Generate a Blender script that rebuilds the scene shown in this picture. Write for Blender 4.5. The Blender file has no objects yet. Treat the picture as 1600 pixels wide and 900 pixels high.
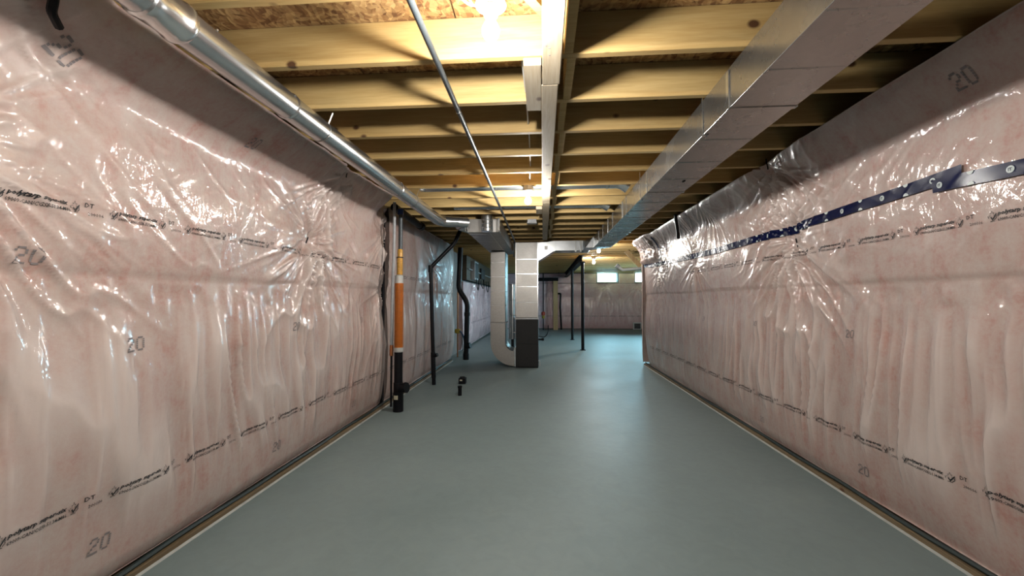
import bpy, bmesh, math, random
import numpy as np
from mathutils import Vector, Matrix

random.seed(7)
scn = bpy.context.scene
col = scn.collection
PI = math.pi

# ------------------------------------------------------------------ camera
CAM_H = 1.21
FPX = 640.0
yaw = math.atan(48.0 / FPX)
pitch = math.atan(18.0 / FPX)
cd = bpy.data.cameras.new('camera')
cd.sensor_fit = 'HORIZONTAL'
cd.sensor_width = 36.0
cd.lens = 36.0 * FPX / 1600.0
cd.clip_start = 0.05
cam = bpy.data.objects.new('camera', cd)
cam.location = (0, 0, CAM_H)
cam.rotation_euler = (PI / 2 + pitch, 0, yaw)
col.objects.link(cam)
scn.camera = cam

# ------------------------------------------------------------------ sky, daylight, exposure
w = bpy.data.worlds.new('overcast_sky')
scn.world = w
w.use_nodes = True
wb = w.node_tree.nodes['Background']
wb.inputs[0].default_value = (0.72, 0.88, 1.0, 1)
wb.inputs[1].default_value = 10.0

scn.view_settings.view_transform = 'Standard'
scn.view_settings.look = 'None'
scn.view_settings.gamma = 1.0
scn.view_settings.use_curve_mapping = False
scn.view_settings.exposure = 0.0
BULB = 1450.0           # emission strength of the lamp bulbs
BULB_COL = (1.0, 0.965, 0.91)
DAY = 130.0           # watts of daylight entering each far window
DAY_COL = (0.42, 0.82, 1.0)
scn.cycles.use_denoising = True
scn.cycles.max_bounces = 8
scn.cycles.diffuse_bounces = 1
scn.cycles.glossy_bounces = 4
scn.cycles.caustics_reflective = False
scn.cycles.caustics_refractive = False
scn.cycles.sample_clamp_indirect = 4.0

JZ = 2.27            # underside of the joists
JH = 0.184
FAR = 16.75          # far wall
END = 7.75           # where the right wall turns the corner
XR_FAR = 5.2
BACK = -4.0


def window_light(name, loc, rot, wx, wz, watts):
    ld = bpy.data.lights.new(name, 'AREA')
    ld.shape = 'RECTANGLE'
    ld.size, ld.size_y = wx, wz
    ld.energy = watts
    ld.color = DAY_COL
    o = bpy.data.objects.new(name, ld)
    o.location = loc
    o.rotation_euler = rot
    col.objects.link(o)


WINDOWS = [(2.19, 3.00, 1.90, 2.29), (3.70, 4.51, 1.90, 2.29)]
for (a, b, c, d) in WINDOWS:
    window_light('daylight', ((a + b) / 2, FAR + 0.30, (c + d) / 2), (-PI / 2, 0, 0), b - a, d - c, DAY)
SIDE = (11.0, 12.8, 0.9, 2.1)      # unseen side window, added to light the far room (y0, y1, z0, z1)
window_light('daylight', (XR_FAR + 0.35, (SIDE[0] + SIDE[1]) / 2, (SIDE[2] + SIDE[3]) / 2), (0, PI / 2, 0), SIDE[3] - SIDE[2], SIDE[1] - SIDE[0], DAY * 1.8)  # extra daylight through the added side window

# ------------------------------------------------------------------ node helpers


def new_mat(name):
    m = bpy.data.materials.new(name)
    m.use_nodes = True
    nt = m.node_tree
    b = nt.nodes['Principled BSDF']
    return m, nt, b


def N(nt, t, **kw):
    n = nt.nodes.new(t)
    for k, v in kw.items():
        setattr(n, k, v)
    return n


def ramp(nt, stops):
    r = N(nt, 'ShaderNodeValToRGB')
    e = r.color_ramp.elements
    e[0].position, e[0].color = stops[0][0], (*stops[0][1], 1)
    e[1].position, e[1].color = stops[1][0], (*stops[1][1], 1)
    for p, c in stops[2:]:
        q = e.new(p)
        q.color = (*c, 1)
    return r


def coords(nt, scale=(1, 1, 1), kind='Object', rand=False):
    tc = N(nt, 'ShaderNodeTexCoord')
    mp = N(nt, 'ShaderNodeMapping')
    mp.inputs['Scale'].default_value = scale
    src = tc.outputs[kind]
    if rand:
        oi = N(nt, 'ShaderNodeObjectInfo')
        ma = N(nt, 'ShaderNodeMath', operation='MULTIPLY')
        ma.inputs[1].default_value = 57.0
        nt.links.new(oi.outputs['Random'], ma.inputs[0])
        va = N(nt, 'ShaderNodeVectorMath', operation='ADD')
        nt.links.new(src, va.inputs[0])
        nt.links.new(ma.outputs[0], va.inputs[1])
        src = va.outputs[0]
    nt.links.new(src, mp.inputs[0])
    return mp.outputs[0]


def noise(nt, vec, scale, detail=4, rough=0.55, dist=0.0):
    n = N(nt, 'ShaderNodeTexNoise')
    n.inputs['Scale'].default_value = scale
    n.inputs['Detail'].default_value = detail
    n.inputs['Roughness'].default_value = rough
    n.inputs['Distortion'].default_value = dist
    nt.links.new(vec, n.inputs['Vector'])
    return n


def bump(nt, b, h, strength, dist=0.01, sock='Normal'):
    bp = N(nt, 'ShaderNodeBump')
    bp.inputs['Strength'].default_value = strength
    bp.inputs['Distance'].default_value = dist
    nt.links.new(h, bp.inputs['Height'])
    nt.links.new(bp.outputs[0], b.inputs[sock])
    return bp


def plain(name, c, rough=0.5, metal=0.0, var=0.12, scale=18.0, bmp=0.0):
    m, nt, b = new_mat(name)
    v = coords(nt)
    n = noise(nt, v, scale)
    r = ramp(nt, [(0.3, tuple(x * (1 - var) for x in c)), (0.7, tuple(min(1, x * (1 + var)) for x in c))])
    nt.links.new(n.outputs['Fac'], r.inputs[0])
    nt.links.new(r.outputs[0], b.inputs['Base Color'])
    b.inputs['Roughness'].default_value = rough
    b.inputs['Metallic'].default_value = metal
    if bmp:
        bump(nt, b, n.outputs['Fac'], bmp)
    return m


def mix_rgb(nt, fac, a, b, mode='MIX'):
    mx = N(nt, 'ShaderNodeMix', data_type='RGBA', blend_type=mode)
    for sock, val in ((mx.inputs[0], fac), (mx.inputs[6], a), (mx.inputs[7], b)):
        if hasattr(val, 'links'):
            nt.links.new(val, sock)
        elif isinstance(val, (int, float)):
            sock.default_value = val
        else:
            sock.default_value = (*val, 1)
    return mx.outputs[2]


# ------------------------------------------------------------------ materials
def mat_lumber(name, light, dark, long_axis='x'):
    m, nt, b = new_mat(name)
    sc = {'x': (0.6, 9, 9), 'y': (9, 0.6, 9), 'z': (9, 9, 0.6)}[long_axis]
    v = coords(nt, sc, rand=True)
    n1 = noise(nt, v, 3.0, 6, 0.6, 0.6)
    n2 = noise(nt, v, 14.0, 3, 0.5, 0.2)
    r1 = ramp(nt, [(0.25, dark), (0.72, light)])
    nt.links.new(n1.outputs['Fac'], r1.inputs[0])
    r2 = ramp(nt, [(0.35, (0.86, 0.80, 0.70)), (0.65, (1, 1, 1))])
    nt.links.new(n2.outputs['Fac'], r2.inputs[0])
    c = mix_rgb(nt, 0.6, r1.outputs[0], r2.outputs[0], 'MULTIPLY')
    # knots
    ks = {'x': (4, 5.5, 5.5), 'y': (5.5, 4, 5.5), 'z': (5.5, 5.5, 4)}[long_axis]
    kv = coords(nt, ks, rand=True)
    vo = N(nt, 'ShaderNodeTexVoronoi')
    vo.inputs['Scale'].default_value = 1.0
    nt.links.new(kv, vo.inputs['Vector'])
    kr = ramp(nt, [(0.07, (1, 1, 1)), (0.125, (0, 0, 0))])
    nt.links.new(vo.outputs['Distance'], kr.inputs[0])
    c = mix_rgb(nt, kr.outputs[0], c, (0.10, 0.045, 0.018))
    # board-to-board tint
    oi = N(nt, 'ShaderNodeObjectInfo')
    rr = ramp(nt, [(0.0, (0.84, 0.79, 0.72)), (1.0, (1.06, 1.03, 1.0))])
    nt.links.new(oi.outputs['Random'], rr.inputs[0])
    c = mix_rgb(nt, 1.0, c, rr.outputs[0], 'MULTIPLY')
    nt.links.new(c, b.inputs['Base Color'])
    b.inputs['Roughness'].default_value = 0.62
    bump(nt, b, n2.outputs['Fac'], 0.12, 0.004)
    return m


def mat_osb():
    m, nt, b = new_mat('oriented_strand_board')
    v1 = coords(nt, (1, 1, 1), rand=True)
    wn = noise(nt, v1, 6.0, 2)
    va = N(nt, 'ShaderNodeVectorMath', operation='MULTIPLY_ADD')
    nt.links.new(wn.outputs['Color'], va.inputs[0])
    va.inputs[1].default_value = (0.10, 0.10, 0.0)
    nt.links.new(v1, va.inputs[2])
    cols = []
    for k, (sx, sy, rz) in enumerate(((26, 62, 0.5), (60, 24, -0.3))):
        mp = N(nt, 'ShaderNodeMapping')
        mp.inputs['Scale'].default_value = (sx, sy, 1)
        mp.inputs['Rotation'].default_value = (0, 0, rz)
        nt.links.new(va.outputs[0], mp.inputs[0])
        vo = N(nt, 'ShaderNodeTexVoronoi')
        vo.inputs['Scale'].default_value = 1.0
        nt.links.new(mp.outputs[0], vo.inputs['Vector'])
        bw = N(nt, 'ShaderNodeSeparateColor')
        nt.links.new(vo.outputs['Color'], bw.inputs[0])
        r = ramp(nt, [(0.0, (0.11, 0.045, 0.014)), (1.0, (0.62, 0.41, 0.18)), (0.35, (0.27, 0.135, 0.05)), (0.7, (0.44, 0.26, 0.10))])
        nt.links.new(bw.outputs[k], r.inputs[0])
        cols.append(r.outputs[0])
        last = vo
    n = noise(nt, v1, 22, 3)
    c = mix_rgb(nt, n.outputs['Fac'], cols[0], cols[1])
    nt.links.new(c, b.inputs['Base Color'])
    b.inputs['Roughness'].default_value = 0.75
    bump(nt, b, last.outputs['Distance'], 0.3, 0.004)
    return m


def mat_galv(name, c=(0.66, 0.68, 0.69), rough=0.3):
    m, nt, b = new_mat(name)
    v = coords(nt)
    vo = N(nt, 'ShaderNodeTexVoronoi')
    vo.inputs['Scale'].default_value = 45.0
    nt.links.new(v, vo.inputs['Vector'])
    n = noise(nt, v, 5.0, 4)
    sp = N(nt, 'ShaderNodeSeparateColor')
    nt.links.new(vo.outputs['Color'], sp.inputs[0])
    r = ramp(nt, [(0.0, tuple(x * 0.93 for x in c)), (1.0, c)])
    nt.links.new(sp.outputs[0], r.inputs[0])
    nt.links.new(r.outputs[0], b.inputs['Base Color'])
    b.inputs['Metallic'].default_value = 0.95
    rr = ramp(nt, [(0.3, (rough * 0.92,) * 3), (0.7, (rough * 1.1,) * 3)])
    nt.links.new(n.outputs['Fac'], rr.inputs[0])
    nt.links.new(rr.outputs[0], b.inputs['Roughness'])
    bump(nt, b, n.outputs['Fac'], 0.015, 0.01)
    return m


def mat_film(name, pink, pale, seed=0.0, coat=1.0):
    """pink glass wool seen through a clear glossy poly sheet"""
    m, nt, b = new_mat(name)
    v = coords(nt)
    mp = N(nt, 'ShaderNodeMapping')
    mp.inputs['Location'].default_value = (seed, seed * 1.7, seed * 0.3)
    nt.links.new(v, mp.inputs[0])
    v = mp.outputs[0]
    n1 = noise(nt, v, 8.5, 6, 0.66, 0.5)
    mp2 = N(nt, 'ShaderNodeMapping')
    mp2.inputs['Scale'].default_value = (1, 3.4, 0.55)
    nt.links.new(v, mp2.inputs[0])
    n2 = noise(nt, mp2.outputs[0], 3.2, 4, 0.6, 0.5)
    n3 = noise(nt, v, 60.0, 4, 0.6)
    ad = N(nt, 'ShaderNodeMath', operation='MULTIPLY_ADD')
    nt.links.new(n2.outputs['Fac'], ad.inputs[0])
    ad.inputs[1].default_value = 0.75
    nt.links.new(n1.outputs['Fac'], ad.inputs[2])
    ad2 = N(nt, 'ShaderNodeMath', operation='MULTIPLY_ADD')
    nt.links.new(n3.outputs['Fac'], ad2.inputs[0])
    ad2.inputs[1].default_value = 0.5
    nt.links.new(ad.outputs[0], ad2.inputs[2])
    sc = N(nt, 'ShaderNodeMath', operation='MULTIPLY')
    nt.links.new(ad2.outputs[0], sc.inputs[0])
    sc.inputs[1].default_value = 1 / 2.25
    r = ramp(nt, [(0.37, pink), (0.60, pale), (0.47, tuple((p * 0.45 + q * 0.55) for p, q in zip(pink, pale)))])
    nt.links.new(sc.outputs[0], r.inputs[0])
    # where the poly stands off the wool it looks milky
    la = N(nt, 'ShaderNodeAttribute', attribute_name='loose')
    lm = N(nt, 'ShaderNodeMath', operation='MULTIPLY')
    lm.inputs[1].default_value = 0.95
    nt.links.new(la.outputs['Fac'], lm.inputs[0])
    cc = mix_rgb(nt, lm.outputs[0], r.outputs[0], tuple(min(1, q * 1.08 + 0.12) for q in pale))
    nt.links.new(cc, b.inputs['Base Color'])
    b.inputs['Roughness'].default_value = 0.5
    b.inputs['Specular IOR Level'].default_value = 0.7
    b.inputs['Coat Weight'].default_value = coat
    b.inputs['Coat Roughness'].default_value = 0.10
    b.inputs['Coat IOR'].default_value = 1.5
    mp3 = N(nt, 'ShaderNodeMapping')
    mp3.inputs['Scale'].default_value = (1, 1.6, 0.7)
    mp3.inputs['Rotation'].default_value = (0.5, 0, 0)
    nt.links.new(v, mp3.inputs[0])
    w1 = noise(nt, mp3.outputs[0], 16.0, 3, 0.5, 1.2)
    bump(nt, b, w1.outputs['Fac'], 0.35, 0.012, 'Coat Normal')
    bump(nt, b, n3.outputs['Fac'], 0.15, 0.004, 'Normal')
    return m


def mat_floor():
    m, nt, b = new_mat('painted_concrete')
    v = coords(nt)
    n1 = noise(nt, v, 0.9, 5, 0.6)
    n2 = noise(nt, v, 12.0, 5, 0.6, 0.8)
    r = ramp(nt, [(0.3, (0.195, 0.256, 0.256)), (0.7, (0.240, 0.304, 0.303))])
    nt.links.new(n1.outputs['Fac'], r.inputs[0])
    r2 = ramp(nt, [(0.35, (0.95, 0.95, 0.95)), (0.65, (1.02, 1.02, 1.02))])
    nt.links.new(n2.outputs['Fac'], r2.inputs[0])
    c = mix_rgb(nt, 1.0, r.outputs[0], r2.outputs[0], 'MULTIPLY')
    nt.links.new(c, b.inputs['Base Color'])
    rr = ramp(nt, [(0.3, (0.48,) * 3), (0.7, (0.58,) * 3)])
    nt.links.new(n1.outputs['Fac'], rr.inputs[0])
    nt.links.new(rr.outputs[0], b.inputs['Roughness'])
    b.inputs['Specular IOR Level'].default_value = 0.5
    n3 = noise(nt, v, 7.0, 4, 0.55, 0.5)
    bump(nt, b, n3.outputs['Fac'], 0.10, 0.02)
    return m


def mat_emit(name, c, s):
    m, nt, b = new_mat(name)
    b.inputs['Base Color'].default_value = (*c, 1)
    b.inputs['Emission Color'].default_value = (*c, 1)
    b.inputs['Emission Strength'].default_value = s
    return m


def mat_glass():
    m, nt, b = new_mat('window_glass')
    tr = N(nt, 'ShaderNodeBsdfTransparent')
    tr.inputs[0].default_value = (0.93, 0.97, 0.98, 1)
    gl = N(nt, 'ShaderNodeBsdfGlossy')
    gl.inputs['Roughness'].default_value = 0.03
    fr = N(nt, 'ShaderNodeFresnel')
    fr.inputs[0].default_value = 1.45
    mx = N(nt, 'ShaderNodeMixShader')
    nt.links.new(fr.outputs[0], mx.inputs[0])
    nt.links.new(tr.outputs[0], mx.inputs[1])
    nt.links.new(gl.outputs[0], mx.inputs[2])
    nt.links.new(mx.outputs[0], nt.nodes['Material Output'].inputs['Surface'])
    nt.nodes.remove(b)
    return m


M = {}
M['joist'] = mat_lumber('spruce_joist', (0.68, 0.51, 0.235), (0.53, 0.355, 0.135), 'x')
M['strap'] = mat_lumber('weathered_strapping', (0.50, 0.44, 0.34), (0.36, 0.30, 0.21), 'y')
M['stud'] = mat_lumber('spruce_stud', (0.64, 0.48, 0.27), (0.48, 0.32, 0.15), 'z')
M['plate'] = mat_lumber('bottom_plate_lumber', (0.27, 0.21, 0.13), (0.15, 0.11, 0.065), 'y')
M['osb'] = mat_osb()
M['galv'] = mat_galv('galvanized_steel', (0.58, 0.60, 0.61), 0.24)
M['galv_trunk'] = mat_galv('trunk_galvanized_steel', (0.44, 0.435, 0.42), 0.27)
M['galv_dull'] = mat_galv('dull_galvanized_steel', (0.37, 0.355, 0.335), 0.42)
M['galv_shiny'] = mat_galv('bright_galvanized_steel', (0.74, 0.76, 0.76), 0.2)
PINK, PALE = (0.455, 0.235, 0.19), (0.535, 0.43, 0.38)
M['film'] = mat_film('poly_over_pink_wool', PINK, PALE)
M['film_b'] = mat_film('poly_over_pink_wool_b', PINK, PALE, 11.0)
M['film_mid'] = mat_film('poly_over_pink_wool_mid', PINK, PALE, 31.0, 0.35)
M['film_far_lit'] = mat_film('poly_over_pink_wool_far_lit', (0.70, 0.38, 0.40), (0.76, 0.57, 0.58), 23.0)  # same film, paler and rosier: far-room daylight put into the colour
M['floor'] = mat_floor()
M['concrete'] = plain('cast_concrete', (0.22, 0.21, 0.20), 0.85, 0, 0.15, 6, 0.3)
M['black_plastic'] = plain('black_plastic', (0.005, 0.005, 0.007), 0.45)
M['black_plastic'].node_tree.nodes['Principled BSDF'].inputs['Specular IOR Level'].default_value = 0.2
M['black_steel'] = plain('black_painted_steel', (0.004, 0.004, 0.005), 0.6)
M['black_steel'].node_tree.nodes['Principled BSDF'].inputs['Specular IOR Level'].default_value = 0.2
M['gas_pipe'] = plain('dark_steel_pipe', (0.055, 0.065, 0.072), 0.42, 0.3)
M['white_plastic'] = plain('white_plastic', (0.66, 0.66, 0.64), 0.4, 0, 0.03)
M['grey_plastic'] = plain('grey_plastic', (0.36, 0.37, 0.38), 0.45)
M['orange'] = plain('orange_corrugated_plastic', (0.48, 0.14, 0.02), 0.38)
M['orange_pale'] = plain('pale_orange_plastic', (0.62, 0.33, 0.06), 0.35)
M['clear_pipe'] = plain('frosted_coupling', (0.50, 0.50, 0.47), 0.3)
M['furnace'] = plain('charcoal_furnace_enamel', (0.013, 0.013, 0.0135), 0.65)
M['ink'] = plain('black_ink', (0.02, 0.02, 0.022), 0.6)
M['stamp'] = plain('faded_grey_ink', (0.23, 0.20, 0.20), 0.7)
M['tape'] = plain('dark_blue_tape', (0.003, 0.006, 0.045), 0.25, 0, 0.2, 8)
M['tape'].node_tree.nodes['Principled BSDF'].inputs['Specular IOR Level'].default_value = 0.25
M['tape_mark'] = plain('white_tape_print', (0.62, 0.68, 0.66), 0.4)
M['label'] = plain('pale_paper_label', (0.62, 0.58, 0.42), 0.6)
M['bulb'] = mat_emit('lit_bulb_glass', BULB_COL, BULB)
M['bulb_dim'] = mat_emit('lit_bulb_glass_lower_wattage', BULB_COL, BULB * 0.6)
M['bulb_near'] = mat_emit('lit_bulb_glass_near', BULB_COL, BULB * 1.0)
M['bulb_fill'] = mat_emit('lit_bulb_glass_added_fill', BULB_COL, BULB * 1.2)  # only for the fill bulb added behind the camera
M['glass'] = mat_glass()
M['copper'] = plain('copper', (0.50, 0.20, 0.09), 0.35, 0.9)
M['blue'] = plain('blue_hose', (0.015, 0.045, 0.16), 0.4)
M['yellow'] = plain('yellow_paint', (0.42, 0.30, 0.03), 0.5)
M['red'] = plain('red_paint', (0.45, 0.05, 0.02), 0.5)
M['white_frame'] = plain('white_vinyl', (0.75, 0.76, 0.77), 0.45, 0, 0.03)
M['sealant'] = plain('pale_sealant', (0.46, 0.47, 0.44), 0.7)
M['dark_gasket'] = plain('dark_green_gasket', (0.02, 0.035, 0.035), 0.5)
M['plywood'] = plain('plywood_backboard', (0.07, 0.05, 0.03), 0.7)

# ------------------------------------------------------------------ mesh helpers


class MB:
    def __init__(self):
        self.v, self.f = [], []

    def add(self, vs, fs):
        n = len(self.v)
        self.v += [tuple(p) for p in vs]
        self.f += [tuple(i + n for i in q) for q in fs]
        return self

    def box(self, x0, x1, y0, y1, z0, z1):
        vs = [(x0, y0, z0), (x1, y0, z0), (x1, y1, z0), (x0, y1, z0), (x0, y0, z1), (x1, y0, z1), (x1, y1, z1), (x0, y1, z1)]
        return self.add(vs, [(3, 2, 1, 0), (4, 5, 6, 7), (0, 1, 5, 4), (1, 2, 6, 5), (2, 3, 7, 6), (3, 0, 4, 7)])

    def hexa(self, p):
        return self.add(p, [(3, 2, 1, 0), (4, 5, 6, 7), (0, 1, 5, 4), (1, 2, 6, 5), (2, 3, 7, 6), (3, 0, 4, 7)])

    def rings(self, rings, caps=True, closed_v=True):
        n = len(rings[0])
        vs = [p for r in rings for p in r]
        fs = []
        for i in range(len(rings) - 1):
            for j in range(n):
                k = (j + 1) % n
                fs.append((i * n + j, i * n + k, (i + 1) * n + k, (i + 1) * n + j))
        if caps:
            fs.append(tuple(range(n - 1, -1, -1)))
            fs.append(tuple((len(rings) - 1) * n + j for j in range(n)))
        return self.add(vs, fs)

    def tube(self, path, r, n=12, caps=True):
        P = [Vector(p) for p in path]
        rs = r if hasattr(r, '__len__') else [r] * len(P)
        t0 = (P[1] - P[0]).normalized()
        up = Vector((0, 0, 1)) if abs(t0.z) < 0.9 else Vector((1, 0, 0))
        a = t0.cross(up).normalized()
        rings = []
        for i, p in enumerate(P):
            if i == 0:
                t = t0
            elif i == len(P) - 1:
                t = (P[i] - P[i - 1]).normalized()
            else:
                t = ((P[i] - P[i - 1]).normalized() + (P[i + 1] - P[i]).normalized())
                t = t.normalized() if t.length > 1e-6 else (P[i + 1] - P[i]).normalized()
            a = (a - t * a.dot(t)).normalized()
            bb = t.cross(a)
            rings.append([tuple(p + (a * math.cos(2 * PI * k / n) + bb * math.sin(2 * PI * k / n)) * rs[i]) for k in range(n)])
        return self.rings(rings, caps)

    def lathe(self, c, prof, n=20, axis='z'):
        """prof: list of (radius, height) along axis from c"""
        rings = []
        for r, hgt in prof:
            rg = []
            for k in range(n):
                a = 2 * PI * k / n
                u, v = r * math.cos(a), r * math.sin(a)
                if axis == 'z':
                    rg.append((c[0] + u, c[1] + v, c[2] + hgt))
                elif axis == 'y':
                    rg.append((c[0] + u, c[1] + hgt, c[2] + v))
                else:
                    rg.append((c[0] + hgt, c[1] + u, c[2] + v))
            rings.append(rg)
        return self.rings(rings)

    def build(self, name, mat, parent=None, smooth=False, bevel=0.0, label=None, angle=35):
        me = bpy.data.meshes.new(name)
        off = Vector(parent.location) if parent is not None else Vector((0, 0, 0))
        if parent is not None and parent.parent is not None:
            off = off + Vector(parent.parent.location)
        loc = Vector((0, 0, 0))
        if parent is None:
            A = np.array(self.v)
            loc = Vector(((A[:, 0].min() + A[:, 0].max()) / 2, (A[:, 1].min() + A[:, 1].max()) / 2, A[:, 2].min()))
            off = loc
        me.from_pydata([(x - off.x, y - off.y, z - off.z) for x, y, z in self.v], [], self.f)
        bm = bmesh.new()
        bm.from_mesh(me)
        bmesh.ops.recalc_face_normals(bm, faces=bm.faces)
        if bevel:
            bmesh.ops.bevel(bm, geom=[e for e in bm.edges], offset=bevel, segments=2, profile=0.5, affect='EDGES', clamp_overlap=True)
        bm.to_mesh(me)
        bm.free()
        if smooth:
            me.shade_smooth()
            try:
                me.set_sharp_from_angle(angle=math.radians(angle))
            except Exception:
                pass
        me.materials.append(mat if not isinstance(mat, str) else M[mat])
        o = bpy.data.objects.new(name, me)
        o.location = loc
        col.objects.link(o)
        if parent is not None:
            o.parent = parent
        if label:
            o['label'] = label
        return o


def bez(p0, p1, p2, p3, n=12):
    out = []
    for i in range(n + 1):
        t = i / n
        q = [(1 - t) ** 3 * a + 3 * t * (1 - t) ** 2 * b + 3 * t * t * (1 - t) * c + t ** 3 * d for a, b, c, d in zip(p0, p1, p2, p3)]
        out.append(tuple(q))
    return out


def fillet(pts, r=0.06, n=6):
    """round the corners of a polyline"""
    P = [Vector(p) for p in pts]
    out = [tuple(P[0])]
    for i in range(1, len(P) - 1):
        a = (P[i - 1] - P[i])
        b = (P[i + 1] - P[i])
        rr = min(r, a.length * 0.45, b.length * 0.45)
        s, e = P[i] + a.normalized() * rr, P[i] + b.normalized() * rr
        for k in range(n + 1):
            t = k / n
            out.append(tuple(s * (1 - t) ** 2 + P[i] * 2 * t * (1 - t) + e * t * t))
    out.append(tuple(P[-1]))
    return out


def thing(name, loc, label, cat, group=None):
    o = bpy.data.objects.new(name, None)
    o.empty_display_size = 0.1
    o.location = loc
    col.objects.link(o)
    o['label'] = label
    o['category'] = cat
    if group:
        o['group'] = group
    return o


def struct_root(name, loc=(0, 0, 0)):
    o = bpy.data.objects.new(name, None)
    o.location = loc
    o['kind'] = 'structure'
    col.objects.link(o)
    return o


def tag(o, label, cat, group=None):
    o['label'] = label
    o['category'] = cat
    if group:
        o['group'] = group
    return o


def struct(o):
    o['kind'] = 'structure'
    return o


def share(name, me, loc, parent, rot=(0, 0, 0)):
    o = bpy.data.objects.new(name, me)
    o.location = Vector(loc) - Vector(parent.location)
    o.rotation_euler = rot
    o.parent = parent
    col.objects.link(o)
    return o


# ------------------------------------------------------------------ floor and concrete shell
struct(MB().box(-2.3, XR_FAR + 0.2, BACK - 0.2, FAR + 0.2, -0.12, 0.0).build('floor', 'floor'))
struct(MB().box(-2.3, -1.95, BACK - 0.2, FAR + 0.2, 0, 2.266).build('wall_left', 'concrete'))
struct(MB().box(-2.3, -2.2, BACK - 0.2, FAR + 0.2, 2.266, 2.60).build('wall_left_rim', 'joist'))
struct(MB().box(2.0, 2.3, BACK - 0.2, END + 0.06, 0, JZ).build('wall_right', 'concrete'))
struct(MB().box(-1.95, 2.0, BACK - 0.2, BACK, 0, 2.60).build('wall_back', 'concrete'))
struct(MB().box(2.3, XR_FAR, END - 0.2, END + 0.06, 0, 2.60).build('wall_return', 'concrete'))
q0, q1, q2, q3 = SIDE
struct(MB().box(XR_FAR, XR_FAR + 0.2, END - 0.2, q0, 0, 2.60).box(XR_FAR, XR_FAR + 0.2, q1, FAR + 0.2, 0, 2.60)
       .box(XR_FAR, XR_FAR + 0.2, q0, q1, 0, q2).box(XR_FAR, XR_FAR + 0.2, q0, q1, q3, 2.60).build('wall_right_far', 'concrete'))
root = struct_root('window_3', (XR_FAR + 0.1, (q0 + q1) / 2, q2))  # out of view, added to brighten the far walls
f = MB().box(XR_FAR + 0.1, XR_FAR + 0.16, q0, q1, q2, q2 + 0.05).box(XR_FAR + 0.1, XR_FAR + 0.16, q0, q1, q3 - 0.05, q3)
for yy in (q0, (q0 + q1) / 2 - 0.025, q1 - 0.05):
    f.box(XR_FAR + 0.1, XR_FAR + 0.16, yy, yy + 0.05, q2 + 0.05, q3 - 0.05)
f.build('window_frame', 'white_frame', root)
for (a, b) in ((q0 + 0.05, (q0 + q1) / 2 - 0.025), ((q0 + q1) / 2 + 0.025, q1 - 0.05)):
    MB().box(XR_FAR + 0.125, XR_FAR + 0.131, a, b, q2 + 0.05, q3 - 0.05).build('pane', 'glass', root)
# rim between the joists above the right wall
struct(MB().box(2.2, 2.3, BACK - 0.2, END + 0.06, JZ, 2.60).build('wall_right_rim', 'joist'))
far = MB()
xs = [-1.95] + [q for (a, b, c, d) in WINDOWS for q in (a, b)] + [XR_FAR]
for k in range(0, len(xs) - 1, 2):
    far.box(xs[k], xs[k + 1], FAR, FAR + 0.2, 0, 2.60)
for (a, b, c, d) in WINDOWS:
    far.box(a, b, FAR, FAR + 0.2, 0, c).box(a, b, FAR, FAR + 0.2, d, 2.60)
struct(far.build('wall_far', 'concrete'))
for i, (a, b, c, d) in enumerate(WINDOWS):
    root = struct_root('window_%d' % (i + 1), ((a + b) / 2, FAR + 0.1, c))
    t = 0.03
    f = MB().box(a, b, FAR + 0.10, FAR + 0.16, c, c + t).box(a, b, FAR + 0.10, FAR + 0.16, d - t, d)
    f.box(a, a + t, FAR + 0.10, FAR + 0.16, c + t, d - t).box(b - t, b, FAR + 0.10, FAR + 0.16, c + t, d - t)
    f.box((a + b) / 2 - 0.012, (a + b) / 2 + 0.012, FAR + 0.11, FAR + 0.15, c + t, d - t)
    f.build('window_frame', 'white_frame', root)
    for (p, q) in ((a + t, (a + b) / 2 - 0.012), ((a + b) / 2 + 0.012, b - t)):
        MB().box(p, q, FAR + 0.125, FAR + 0.131, c + t, d - t).build('pane', 'glass', root)
    MB().box(a - 0.02, b + 0.02, FAR - 0.10, FAR + 0.10, c - 0.02, c).build('window_sill', 'white_frame', root)

# ------------------------------------------------------------------ ceiling: joists, subfloor, strapping
ceil = struct_root('ceiling', (0, 0, JZ))
J0 = 1.79 - 0.019      # centre of the first joist in view
JS = 0.4064
jm = MB().box(-2.2, 2.2, -0.019, 0.019, 0, JH)
jl = MB().box(-2.2, XR_FAR, -0.019, 0.019, 0, JH)


def raw_mesh(mb, name, mat, bevel=0.0):
    me = bpy.data.meshes.new(name)
    me.from_pydata(mb.v, [], mb.f)
    bm = bmesh.new()
    bm.from_mesh(me)
    bmesh.ops.recalc_face_normals(bm, faces=bm.faces)
    if bevel:
        bmesh.ops.bevel(bm, geom=list(bm.edges), offset=bevel, segments=1, profile=0.5, affect='EDGES')
    bm.to_mesh(me)
    bm.free()
    me.materials.append(M[mat])
    return me


me_j = raw_mesh(jm, 'joist', 'joist', 0.003)
me_l = raw_mesh(jl, 'joist_long', 'joist', 0.003)
JY = []
k = -14
while True:
    y = J0 + k * JS
    if y > FAR - 0.05:
        break
    if y > BACK + 0.02:
        JY.append(y)
        share('joist', me_j if y < END + 0.1 else me_l, (0, y, JZ), ceil)
    k += 1
# subfloor sheets
me_o = raw_mesh(MB().box(0, 2.434, 0, 1.213, 0, 0.018), 'osb_panel', 'osb', 0.002)
r = 0
y = -4.15
while y < FAR:
    x = -2.2 - (1.22 if r % 2 else 0.62)
    while x < XR_FAR:
        if x + 2.44 > -2.2 and (x < 2.1 or y > END - 1.3):
            o = share('osb_panel', me_o, (x, y, JZ + JH + 0.001), ceil)
        x += 2.44
    y += 1.2192
    r += 1
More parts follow.
